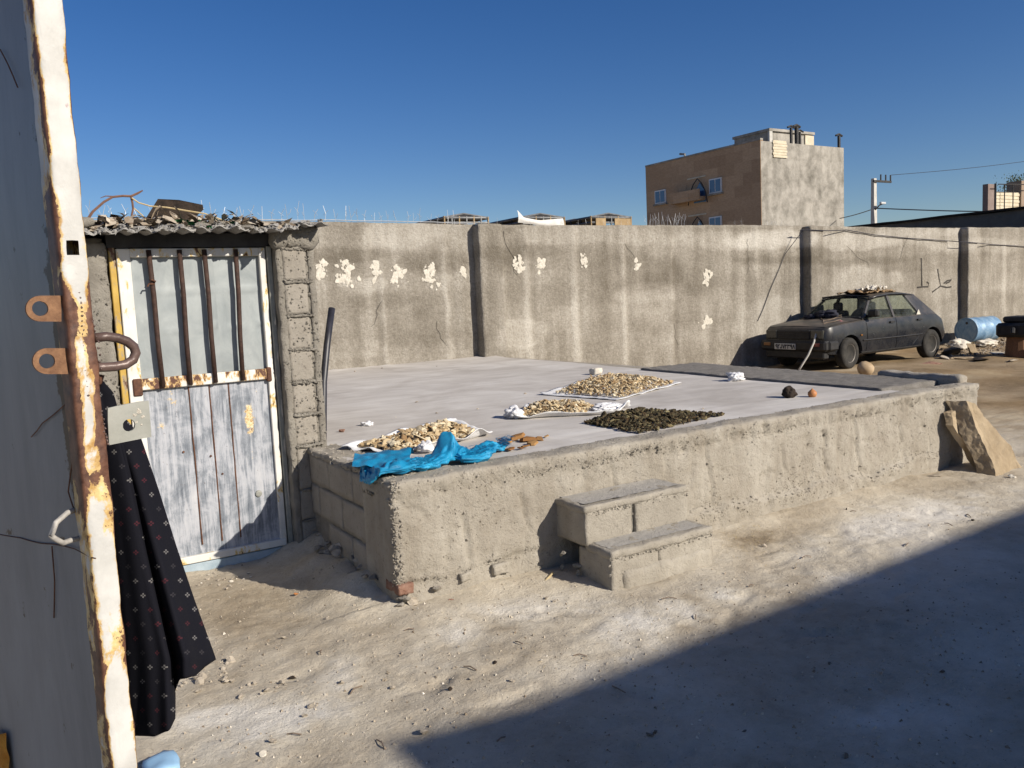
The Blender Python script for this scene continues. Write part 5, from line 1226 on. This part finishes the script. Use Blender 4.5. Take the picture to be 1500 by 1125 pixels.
# leaning stone slabs at the right end of the platform
def slab(name, pts, yb, yt, thick, zmax, mat, label, seed, ex_x=0.):
    """outline in pixels at the front face; leans from yb (foot) back to yt (top)"""
    P = []
    for (x, y) in pts:
        z = .3
        for _ in range(12):
            Y = yb+(yt-yb)*max(-.1, min(1.1, z/zmax)); q = onY(x, y, Y); z = q.z
        P.append(q)
    bm = bmesh.new(); vs1 = [bm.verts.new(p) for p in P]; f = bm.faces.new(vs1); r_ = bmesh.ops.extrude_face_region(bm, geom=[f])
    ex = [v for v in r_['geom'] if isinstance(v, bmesh.types.BMVert)]
    c = sum((v.co for v in ex), Vector())/len(ex)
    for v in ex: v.co = c+(v.co-c)*.95+Vector((ex_x, thick, thick*.15))
    bmesh.ops.triangulate(bm, faces=bm.faces[:]); bmesh.ops.subdivide_edges(bm, edges=bm.edges[:], cuts=6, use_grid_fill=True)
    d = MB()
    bm.verts.index_update()
    for v in bm.verts: v.co += nzv(v.co, 4, seed)*.026+nzv(v.co, 13, seed)*.012+nzv(v.co, 40, seed)*.005
    d.add([v.co.copy() for v in bm.verts], [tuple(v.index for v in f.verts) for f in bm.faces]); bm.free(); return one(name, d, mat, label, 'stone slab')
slab('stone_slab', [(1414, 587), (1424, 588), (1434, 598), (1447, 614), (1462, 634), (1482, 656), (1497, 682), (1496, 694), (1480, 700), (1462, 704), (1452, 678), (1438, 645), (1424, 612)], 3.44, 3.68, .13, .55, 'tan', 'tall pointed tan stone slab leaning against the platform end', 3., -.06)
slab('stone_slab', [(1393, 604), (1401, 598), (1412, 600), (1436, 650), (1452, 690), (1442, 698), (1420, 660), (1398, 625)], 3.62, 3.78, .05, .55, 'tan', 'thinner stone slab wedged behind the tall pointed one', 8., -.03)
for (px, py, s, f, sd, lb_) in [(1366, 701, .09, .35, 1.1, 'flat pale stone at the foot of the platform beside the leaning slabs'), (1484, 702, .05, .5, 2.2, 'small whitish stone in front of the leaning slabs')]:
    stone_at(px, py, 0., s, sd, 'ragw' if px > 1400 else 'stone', lb_, flat=f)
def litter_stone(px, py, s, seed, mat, label, group=None, flat=.7): 
    c = onz(px, py, 0); c.z = gz(c.x, c.y); q = rock((s, s*.85, s*flat), seed, .3, 2); q.warp(lambda p: p+c+Vector((0, 0, s*flat*.45))); return one('stone', q, mat, label, 'stone', group)
# cut melon-like pale bowl
gd = MB(); c = onz(1268, 549, 0); gd.lathe([(.02, -.0), (.10, .03), (.155, .10), (.165, .18), (.14, .255), (.07, .30), (.01, .31)], 22, c+Vector((-.05, .05, -.015)), (.5, -.25, 1)); gd.warp(lambda p: c+(p-c)*.82+nzv(p, 6, 2)*.012)
one('gourd', gd, simple('dried_gourd_rind', (.30, .21, .12), (.50, .39, .26), 6, .7, .2, .004), 'round pale dried gourd on the dirt before the car', 'gourd', smooth=True)
litter_stone(1148, 533, .22, 4.4, 'tan', 'brown rock on the ground under the car nose', flat=.5)
litter_stone(1112, 540, .12, 5.4, 'ragw', 'small pale rag-like stone at the edge of the car shadow', flat=.3)
q = crumple('cement_bag', onz(1405, 512, 0), (.34, .22, .13), 2.2, 'ragw', 'torn white cement bag on the ground between car and drum', 'bag', sharp=.6)
q = crumple('cement_bag', onz(1445, 507, 0), (.38, .2, .09), 4.2, 'ragw', 'flat white bag lying in front of the drum', 'bag', sharp=.6)
for k, (px, py, s, f, m, lb_) in enumerate([(1392, 520, .30, .6, 'mud', 'dark brown mound of spoil behind the rear wheel of the car'), (1425, 519, .24, .8, 'tan', 'squared tan rock beside the spoil mound'), (1382, 527, .2, .3, 'stone', 'flat yellowish rock behind the car'), (1408, 526, .28, .22, 'tan', 'low flat rock before the spoil mound'), (1436, 529, .25, .2, 'dark', 'black flat scrap half buried in the dirt'), (1462, 521, .22, .2, 'ragw', 'pinkish flat slab near the black machine'), (1366, 532, .25, .12, 'brick', 'reddish flat board behind the rear wheel'), (1482, 530, .14, .3, 'stone', 'grey flat stone near the black machine')]):
    litter_stone(px, py, s, k*2.1+1, m, lb_, flat=f)
rr = random.Random(3); gv = MB()
for q in range(900):
    px, py = rr.uniform(1372, 1500), rr.uniform(492, 522); c = onz(px, py, 0)
    if c.y > YW-.1: continue
    s = .015+.04*rr.random()**2; b = rock((s, s, s*.7), rr.random()*40, .3, 1); b.warp(lambda p: p+Vector((c.x, c.y, gz(c.x, c.y)+s*.3))); gv.add(b.v, b.f)
tag(mk('rubble_gravel', gv, m_bread('mixed_rubble', [(0., (.09, .07, .05)), (.5, (.28, .23, .17)), (.85, (.42, .38, .31)), (1., (.6, .57, .52))])), 'grey rubble gravel strewn around the drum', 'gravel', kind='stuff')
# black machine on a rusty box at the right margin
mc = thing('scrap_machine', (16.6, 8.25, 0), 'black greasy machine part standing on a rusty brown drum', 'machine')
c = onz(1492, 527, 0); c = Vector((16.55, 8.28, 0))
mk('rusty_base', MB().lathe([(.24, 0), (.25, .02), (.22, .38), (.24, .40)], 18, c), MAT['rusto'], mc, False)
mk('tank', MB().cbox(c.x-.33, c.x+.35, c.y-.30, c.y+.30, .39, .66, .05), 'blackpl', mc)
mk('lid', MB().cbox(c.x-.22, c.x+.3, c.y-.22, c.y+.22, .665, .78, .03), 'steeld', mc)
mk('spout', MB().tube([c+Vector((-.33, -.05, .55)), c+Vector((-.42, -.08, .55)), c+Vector((-.44, -.09, .48))], .04, 8), 'blackpl', mc)
mk('badge', MB().cbox(c.x-.05, c.x+.05, c.y-.31, c.y-.298, .50, .56, .004), 'plate', mc)
yb = MB(); yb.tube([c+Vector((-.2, -.28, .30)), c+Vector((-.1, -.30, .15)), c+Vector((-.16, -.33, .03))], .03, 6); mk('yellow_strap', yb, 'orange', mc)

# ------------------------------------------------------------------ stones, clods and straw on the near dirt
def fg(px, py, s, mat, label, group, flat=.7, seed=None): return litter_stone(px, py, s, seed if seed is not None else px*.37, mat, label, group, flat)
for (px, py, s, m) in [(415, 937, .018, 'stone'), (428, 990, .022, 'dark'), (500, 1002, .02, 'stone'), (575, 1008, .018, 'stone'), (660, 1014, .016, 'dark'), (750, 1003, .016, 'stone'), (457, 1034, .022, 'stone'), (400, 1086, .02, 'stone'), (620, 1073, .026, 'stone'), (792, 974, .014, 'ragw'), (725, 977, .014, 'dark'), (446, 1048, .018, 'stone'), (385, 1104, .018, 'ragw'), (480, 910, .012, 'stone'), (800, 880, .02, 'stone'), (812, 884, .016, 'stone'), (1360, 772, .016, 'stone'), (1425, 762, .018, 'dark'), (1165, 830, .014, 'stone'), (1120, 800, .02, 'stone'), (1240, 750, .014, 'dark'), (690, 1000, .014, 'stone'), (545, 938, .012, 'stone'), (390, 1012, .018, 'stone'), (372, 1002, .016, 'stone'), (352, 1020, .02, 'stone')]:
    fg(px, py, s, m, 'small angular stone lying on the sunlit dirt in front of the platform', 'stones on the dirt')
for (px, py, s) in [(960, 1077, .02), (952, 1080, .022), (1240, 1110, .022), (1090, 1075, .014), (1380, 985, .018), (1330, 900, .014), (1215, 975, .014)]:
    fg(px, py, s*.8, 'mud', 'dark pebble lying on the shaded dirt', 'pebbles in the shade')
for k in range(42):
    px, py = rr.gauss(300, 40), rr.gauss(990, 13)
    if px < 235: continue
    fg(px, py, .010+.022*rr.random()**1.6, 'stone', 'crumbly clod in the broken soil beside the garment hem', 'clods by the garment', .7, k*1.3)
for k in range(26):
    px, py = rr.gauss(325, 25), rr.gauss(850, 10)
    if px < 290: continue
    fg(px, py, .008+.012*rr.random(), 'ragw' if k % 4 == 0 else 'stone', 'small chip of rubble on the soil before the shed door', 'chips before the shed door', .5, k*1.7)
st_ = MB()
for q in range(4200):   # grit
    if q < 2600: px, py = rr.uniform(230, 1500), rr.uniform(840, 1125)
    else: px, py = rr.uniform(280, 1500), rr.uniform(690, 1000)
    c = onz(px, py, 0)
    if c.y > YF-.05 and c.x > XL-.1: continue
    if X0-.05 < c.x < X1+.1 and c.y > 3.3: continue
    if c.y > YS-.05: continue
    s = .0025+.0075*rr.random()**3; a = rr.uniform(0, 6.3); z = gz(c.x, c.y)
    V = [Vector((math.cos(a+k*2.1)*s*rr.uniform(.7, 1.3), math.sin(a+k*2.1)*s*rr.uniform(.7, 1.3), 0)) for k in range(3)]; cc = Vector((c.x, c.y, z-.001))
    st_.add([cc+v for v in V]+[cc+Vector((rr.uniform(-.3, .3)*s, rr.uniform(-.3, .3)*s, s*rr.uniform(.6, 1.3)))], [(0, 1, 3), (1, 2, 3), (2, 0, 3)])
tag(mk('grit', st_, m_bread('grit_mix', [(0., (.22, .18, .13)), (.4, (.38, .33, .26)), (.9, (.5, .45, .36)), (1., (.66, .62, .55))])), 'loose grit and fine pebbles over the dirt', 'gravel', kind='stuff')
stw = MB()
for q in range(300):
    px, py = (rr.gauss(1105, 28), rr.gauss(790, 14)) if q < 190 else (rr.uniform(260, 1400), rr.uniform(740, 1000)); c = onz(px, py, 0)
    if c.y > YF-.08 or (X0-.05 < c.x < X1+.06 and c.y > 3.3): continue
    a = rr.uniform(0, 6.3); l = rr.uniform(.01, .03); d_ = Vector((math.cos(a), math.sin(a), rr.uniform(-.1, .3)))*l; z = gz(c.x, c.y)+.004; n_ = Vector((-d_.y, d_.x, 0)).normalized()*.0012; cc = Vector((c.x, c.y, z))
    stw.add([cc-n_, cc+n_, cc+d_+n_, cc+d_-n_], [(0, 1, 2, 3)])
tag(mk('straw_bits', stw, 'straw'), 'dry straw bits trodden into the dirt right of the steps', 'straw', kind='stuff')
for k, (px, py) in enumerate([(735, 1085), (850, 965), (905, 1015), (1020, 905), (1180, 815), (1250, 752), (1390, 770), (520, 1010), (600, 930), (690, 985), (470, 960), (1330, 800), (980, 880), (760, 950), (1420, 755), (1100, 860), (430, 1075), (560, 1090)]):
    c = onz(px, py, 0); a = k*2.3; l = .02+.025*((k*7) % 5)/5; d = MB(); z = gz(c.x, c.y)+.005
    d.tube([(c.x-l*math.cos(a), c.y-l*math.sin(a), z), (c.x, c.y+.004, z+.006), (c.x+l*math.cos(a+.3), c.y+l*math.sin(a+.3), z+.002)], .0028, 5); one('dry_twig', d, 'wood', 'short dark twig lying loose on the yard dirt', 'twig', 'twigs on the dirt')
sk = MB(); a, c = onz(793, 862, 0), onz(811, 849, 0); sk.tube([a+Vector((0, 0, .012)), a.lerp(c, .5)+Vector((0, 0, .03)), c+Vector((0, 0, .04))], .006, 6); one('short_stick', sk, 'straw', 'short pale stick propped in the shadow left of the steps', 'stick')
q = rock((.035, .03, .025), 3.1, .3); c = onz(663, 886, 0); q.warp(lambda p: p+c+Vector((0, 0, .015))); one('brick_fragment', q, 'brick', 'small red brick fragment on the dirt by the platform corner', 'brick')
q = rock((.02, .018, .014), 5.1, .3); c = onz(433, 872, 0); q.warp(lambda p: p+c+Vector((0, 0, .008))); one('brick_fragment', q, 'onion', 'tiny orange chip on the dirt at the shadow edge before the shed', 'brick')

# ================================================================== BEYOND THE WALL
# three-storey building, brown brick side and cement gable
bx, by, bz = 43.27, 37.9, 11.0; bx1 = 51.75; by1 = 49.1
bl = thing('apartment_building', (bx, by, 0), 'three storey brown brick building with patchy cement gable beyond the wall', 'building')
mk('gable_wall', MB().bb(bx+.02, bx1, by, by+.3, -.5, bz-.05), 'gable', bl)
mk('side_wall', MB().bb(bx-.01, bx+.25, by+.01, by1, -.5, bz), 'bfar', bl)
mk('core', MB().bb(bx+.1, bx1-.03, by+.2, by1-.02, -.5, bz-.25), 'gable', bl)
mk('parapet', MB().bb(bx-.05, bx+.2, by-.03, by1, bz, bz+.12), 'gable', bl)
def fac(px, py): return onX(px, py, bx-.02)
def far_window(pa_, pb_):
    a, b = fac(*pa_), fac(*pb_); y0, y1 = sorted((a.y, b.y)); z0, z1 = sorted((a.z, b.z))
    w = mk('window', MB().bb(bx-.10, bx+.02, y0, y1, z0, z1), 'winf', bl)
    ym = (y0+y1)/2; g = .09
    for (p0, p1) in ((y0+g, ym-g/2), (ym+g/2, y1-g)): mk('pane', MB().bb(bx-.125, bx-.09, p0, p1, z0+g, z1-g), 'winglass', w)
    mk('sill', MB().bb(bx-.2, bx, y0-.1, y1+.1, z0-.12, z0), 'gable', w)
far_window((960.5, 299.5), (975.5, 277)); far_window((1040, 284.5), (1057.5, 259.5)); far_window((1040, 340), (1057.5, 316))
# recessed balconies with arched screens
for dy, nm2 in ((0, 1), (55.5, 2)):
    a, b = fac(990, 292+dy), fac(1034, 266+dy); z0, z1 = min(a.z, b.z), max(a.z, b.z); z0 = a.z-.4
    mk('balcony_recess', MB().bb(bx-.03, bx-.015, fac(1006, 280).y, fac(991, 280).y, z0+.3, z1+.1), 'bfar', bl)
    mk('balcony_slab', MB().bb(bx-.7, bx, fac(1034, 280).y, fac(990, 280).y, z0, z0+.25), 'bfar', bl)
    mk('balcony_parapet', MB().bb(bx-.72, bx-.6, fac(1034, 280).y, fac(990, 280).y, z0+.25, z0+.75), 'bfar', bl)
    d = MB(); cy_ = fac(1026, 282+dy); 
    d.tube([(bx-.3, cy_.y+w, cy_.z+h_) for w, h_ in ((.95, -.8), (.75, .0), (.4, .6), (0, .95), (-.4, .6), (-.75, 0), (-.95, -.8))], .04, 6); mk('arch_screen', d, 'steeld', bl)
    mk('arch_pane', MB().prism([(bx-.06, cy_.y+w, cy_.z+h_) for w, h_ in ((.6, -.7), (.45, .1), (0, .7), (-.45, .1), (-.6, -.7))], (-.03, 0, 0)), 'winglass', bl)
    mk('pale_band', MB().bb(bx-.05, bx-.01, fac(1034, 270).y, fac(1007, 270).y, z1+.35, z1+.45), 'cream', bl)
mk('brick_patch', MB().bb(onY(1132, 220, by).x, onY(1151, 220, by).x, by-.05, by+.02, onY(1140, 230, by).z, onY(1140, 206, by).z), 'cream', bl)
for k in range(6):
    z = onY(1140, 229-k*4, by).z; mk('brick', MB().bb(onY(1132, 220, by).x-.06*(k % 2), onY(1151, 220, by).x+.07*((k+1) % 2), by-.075, by-.045, z-.09, z+.05), 'cream', bl)
a, b = onY(1126, 192, by+3), onY(1190, 208, by+3)
ph = mk('rooftop_room', MB().bb(a.x, b.x, by+3, by+6.2, bz-.4, a.z), 'gable', bl)
mk('corner_strip', MB().bb(b.x-.9, b.x+.05, by+2.9, by+3.05, bz-.3, b.z+(a.z-b.z)*.85), 'cream', ph); mk('roof_rim', MB().bb(a.x-.1, b.x+.1, by+2.85, by+6.3, a.z, a.z+.18), 'gable', ph); mk('corner_strip', MB().bb(a.x-.05, a.x+.25, by+2.88, by+3.05, bz-.3, a.z), 'concp', ph)
for (px, y0, y1, r_) in ((1159, 187, 208, .10), (1167, 186, 209, .14), (1172, 193, 209, .08), (1229, 199, 213, .11)):
    t0, t1 = onY(px, y0, by+1.2), onY(px, y1, by+1.2); d = MB(); d.tube([(t1.x, by+1.2, bz-.3), (t1.x, by+1.2, t0.z-.3), (t1.x, by+1.2, t0.z)], r_, 8); d.tube([(t1.x-.35, by+1.2, t0.z), (t1.x, by+1.2, t0.z+.12), (t1.x+.35, by+1.2, t0.z)], r_*.7, 6); mk('vent_pipe', d, 'steeld', bl)
d = MB(); t0 = fac(997, 231); d.tube([(bx+.4, t0.y, bz), (bx+.4, t0.y, bz+.35), (bx+.4, t0.y+.5, bz+.45)], .08, 6); mk('roof_bracket', d, 'metal', bl)
# three framed canopies
def canopy(pxl, pxr, ytop, D, label, tarp=False, panel=False):
    a, b = onY(pxl, 318, D), onY(pxr, 318, D); zt = onY((pxl+pxr)/2, ytop, D).z; ze = onY((pxl+pxr)/2, ytop+6.5, D).z
    xc = (a.x+b.x)/2+.25; w = (b.x-a.x)*.40; dp = 2.0
    t = thing('canopy_frame', (xc, D+dp/2, 0), label, 'canopy', 'framed canopies beyond the wall')
    R0 = [Vector((xc-w, D, ze)), Vector((xc+w, D, ze)), Vector((xc+w, D+dp, ze)), Vector((xc-w, D+dp, ze))]; rA, rB = Vector((xc, D+.15, zt)), Vector((xc, D+dp-.15, zt))
    d = MB(); d.add(R0+[rA, rB], [(0, 1, 4), (1, 2, 5, 4), (2, 3, 5), (3, 0, 4, 5)]); o = mk('roof_cover', d, 'steeld', t); md = o.modifiers.new('t', 'SOLIDIFY'); md.thickness = .03
    d = MB(); d.tube(R0+[R0[0]], .035, 5); d.tube([R0[0], rA, R0[1]], .035, 5); d.tube([R0[3], rB, R0[2]], .035, 5); mk('eave_rail', d, 'metal', t)
    for k in range(7):
        x = xc-w+2*w*k/6
        for yy_ in (D, D+dp):
            d = MB(); d.tube([(x, yy_, -.2), (x, yy_, ze+.04)], .028, 5); mk('post', d, 'metal' if k % 2 else 'tanpanel', t)
    for k in range(1, 4): d = MB(); d.tube([(xc-w, D+dp*k/4, -.2), (xc-w, D+dp*k/4, ze)], .03, 5); mk('post', d, 'steeld', t)
    zr_ = onY((pxl+pxr)/2, 326, D).z
    for z in (zr_, zr_-1.0): d = MB(); d.tube([(xc-w, D, z), (xc+w, D, z), (xc+w, D+dp, z), (xc-w, D+dp, z), (xc-w, D, z)], .03, 5); mk('side_rail', d, 'metal', t)
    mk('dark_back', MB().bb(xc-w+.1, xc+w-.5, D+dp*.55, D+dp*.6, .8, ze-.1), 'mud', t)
    if panel:
        mk('side_panel', MB().bb(xc-w+.15, xc-.25, D-.05, D-.02, .6, ze-.03), 'tanpanel', t); mk('side_panel', MB().bb(xc+.1, xc+w-.05, D-.05, D-.02, .6, ze-.03), 'tanpanel', t)
    if tarp:
        d = MB(); P = [onY(x, y, D-.08) for x, y in ((758, 314), (768, 325), (790, 329), (825, 326))]
        d.grid(lambda u, v: at_list(P, u)+Vector((0, -.05*math.sin(v*3), -v*(.35-.2*math.sin(u*3.1))+.12)), 16, 4); mk('tarp', d, 'tarp', t, True)
canopy(630, 711, 312.5, 20., 'bare steel canopy frame showing above the wall next to the pilaster')
canopy(744, 824, 312.5, 20., 'canopy frame with sagging white tarp showing above the wall', tarp=True)
canopy(848, 922, 312, 20., 'canopy frame with tan side panels showing above the wall', panel=True)
# long dark low building along the far side of the wall
a = onY(1500, 305.5, 12.4)
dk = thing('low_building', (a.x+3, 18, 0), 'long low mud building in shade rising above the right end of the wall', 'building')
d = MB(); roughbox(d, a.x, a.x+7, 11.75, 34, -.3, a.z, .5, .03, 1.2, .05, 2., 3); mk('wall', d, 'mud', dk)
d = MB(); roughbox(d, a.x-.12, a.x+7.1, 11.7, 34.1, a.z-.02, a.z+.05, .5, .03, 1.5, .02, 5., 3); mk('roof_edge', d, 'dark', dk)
# cream brick house with rail, far right
c = onz(1441, 275, 5.6); hs = thing('cream_house', (c.x, c.y, 0), 'cream brick upper storey with a railing past the low building', 'house')
q1, q2 = onY(1452, 280, c.y), onY(1493, 302, c.y)
mk('corner_pier', MB().bb(c.x, c.x+.02+onY(1450, 280, c.y).x-c.x, c.y-.2, c.y+.05, c.z-2.4, c.z+.15), simple('dim_brown_render', (.16, .12, .11), (.24, .19, .17), 4), hs)
mk('wall', MB().bb(q1.x, q2.x, c.y, c.y+.3, c.z-2.4, q1.z), 'cream', hs); mk('lower_storey', MB().bb(c.x+.05, c.x+9, c.y-.15, c.y+5, -.3, c.z-1.75), 'gable', hs)
for k in range(7):
    z = q1.z-.12-.16*k; mk('brick_course', MB().bb(q1.x+.02, q2.x-.1*(k % 2), c.y-.03, c.y, z-.055, z+.055), 'cream', hs)
q3 = onY(1493, 268, c.y+.5); mk('stair_block', MB().bb(q2.x-.02, q2.x+4, c.y-.1, c.y+.6, c.z-2.4, q3.z), simple('brown_render', (.2, .15, .11), (.3, .23, .17), 4), hs)
d = MB(); zr2 = onY(1470, 271, c.y-.5).z
d.tube([(c.x+.3, c.y-.5, c.z+.1), (q2.x+.4, c.y-.5, zr2+.1)], .025, 5); mk('top_rail', d, 'steeld', hs)
for px in (1458, 1471.5, 1484): 
    x = onY(px, 280, c.y-.5).x; d = MB(); d.tube([(x, c.y-.5, c.z-1.6), (x, c.y-.5, zr2+.05)], .025 if px > 1460 else .05, 5); mk('rail_post', d, 'steeld', hs)
mk('balcony_slab', MB().bb(c.x, q2.x+.5, c.y-.6, c.y, c.z-1.8, c.z-1.6), 'cream', hs)
# tree behind that house
tc = onY(1489, 272, 30.); tr = thing('tree', (tc.x, 30, 0), 'small dusty tree top behind the cream house', 'tree')
d = MB(); d.tube([(tc.x, 30, -.2), (tc.x+.05, 30, 2.5), (tc.x-.1, 30.1, tc.z-.3)], [.16, .12, .06], 8); 
for k in range(6):
    t = k*1.05; d.tube([(tc.x-.05, 30.05, tc.z-1.+.1*k), (tc.x+.7*math.cos(t), 30+.7*math.sin(t), tc.z+.25*math.sin(k*2))], [.05, .015], 5)
mk('trunk', d, 'wood', tr); lf = MB(); r5 = random.Random(2)
for q in range(1500):
    p = Vector((r5.gauss(0, .50), r5.gauss(0, .5), r5.gauss(0, .33)))
    if nz(p, 1.8, 3) < -.12: continue
    p += Vector((tc.x, 30, tc.z)); s = r5.uniform(.05, .1); m_ = Euler((r5.uniform(0, 6), r5.uniform(0, 6), 0)).to_matrix(); lf.add([p+m_ @ Vector(v) for v in ((-s, 0, 0), (0, -s*.4, 0), (s, 0, 0), (0, s*.4, 0))], [(0, 1, 2, 3)])
tag(mk('crown', lf, 'leaf', tr), kind='stuff')
# utility pole, lamp, wires
pb = onz(1280, 261.5, 8.); po = thing('utility_pole', (pb.x, pb.y, 0), 'pale concrete utility pole with a crossarm and a small lamp', 'pole')
d = MB(); d.prism([(pb.x-.2, pb.y-.16, -.3), (pb.x+.2, pb.y-.16, -.3), (pb.x+.2, pb.y+.16, -.3), (pb.x-.2, pb.y+.16, -.3)], (0, 0, 8.3)); d.warp(lambda p: Vector((pb.x+(p.x-pb.x)*(1-.35*max(0, p.z)/8), pb.y+(p.y-pb.y)*(1-.35*max(0, p.z)/8), p.z))); mk('post', d, 'concp', po)
e = onY(1302, 264, pb.y); mk('crossarm', MB().bb(pb.x-.25, e.x, pb.y-.2, pb.y-.1, 7.75, 7.88), 'steeld', po)
for f in (.35, .68, 1.): x = pb.x+(e.x-pb.x)*f-.05; d = MB(); d.tube([(x, pb.y-.15, 7.85), (x, pb.y-.15, 8.25)], .05, 6); mk('insulator', d, 'steeld', po)
l0 = onY(1286, 301, pb.y-.3); d = MB(); d.tube([(pb.x, pb.y-.1, l0.z-.25), (l0.x, pb.y-.4, l0.z), (l0.x+.3, pb.y-.5, l0.z+.12)], .04, 6); mk('lamp_arm', d, 'metal', po); mk('lamp_head', MB().cbox(l0.x-.05, l0.x+.45, pb.y-.58, pb.y-.42, l0.z+.06, l0.z+.2, .03), 'wire', po)
def wire(path, r_, label):
    d = MB(); P = []
    for i in range(len(path)-1):
        a, b = Vector(path[i]), Vector(path[i+1])
        for k in range(8): t = k/8; q = a.lerp(b, t); q.z -= .25*math.sin(math.pi*t)*(b-a).length/30; P.append(q)
    P.append(Vector(path[-1])); d.tube(P, r_, 5); one('overhead_wire', d, 'pipe', label, 'wire')
j = onY(1282, 305, pb.y-.2); wire([(j.x, j.y, j.z), onY(1560, 310, 24)], .035, 'thick black service wire from the pole to the cream house')
wire([(j.x, j.y, j.z), onY(1230, 320, by-.2)], .03, 'black service wire from the pole to the brick building')
wire([(e.x, pb.y-.15, 8.25), onY(1560, 228, pb.y-4)], .016, 'fine high wire running from the pole crossarm')
# ------------------------------------------------------------------ the house behind the camera, whose shadow lies over the yard
ho = thing('house', (9, -5, 0), 'plain rendered house whose roof shades the near yard', 'house')
ZR = 4.6; XO = ZR/1.23; YO = ZR*2.1/1.23
def skew(p): return Vector((p.x, p.y+.055*(p.x-2-XO), p.z))
mk('wall', MB().bb(1.20+XO-.17, 24, -12, 2.66-YO-.10, -.3, ZR-.225).warp(skew), 'front', ho)
mk('parapet', MB().bb(1.50+XO-.10, 24, -12, 2.66-YO-.05, ZR-.23, ZR-.09).warp(skew), 'front', ho)
mk('roof_slab', MB().bb(1.52+XO, 24.2, -12.1, 2.655-YO, ZR-.10, ZR).warp(skew), 'front', ho)
mk('beam_end', MB().prism([(1.06+XO, 2.70-YO, ZR-.105), (1.53+XO, 2.64-YO, ZR-.105), (1.53+XO, -9, ZR-.105), (1.06+XO, -9, ZR-.105)], (0, 0, .105)), 'front', ho)
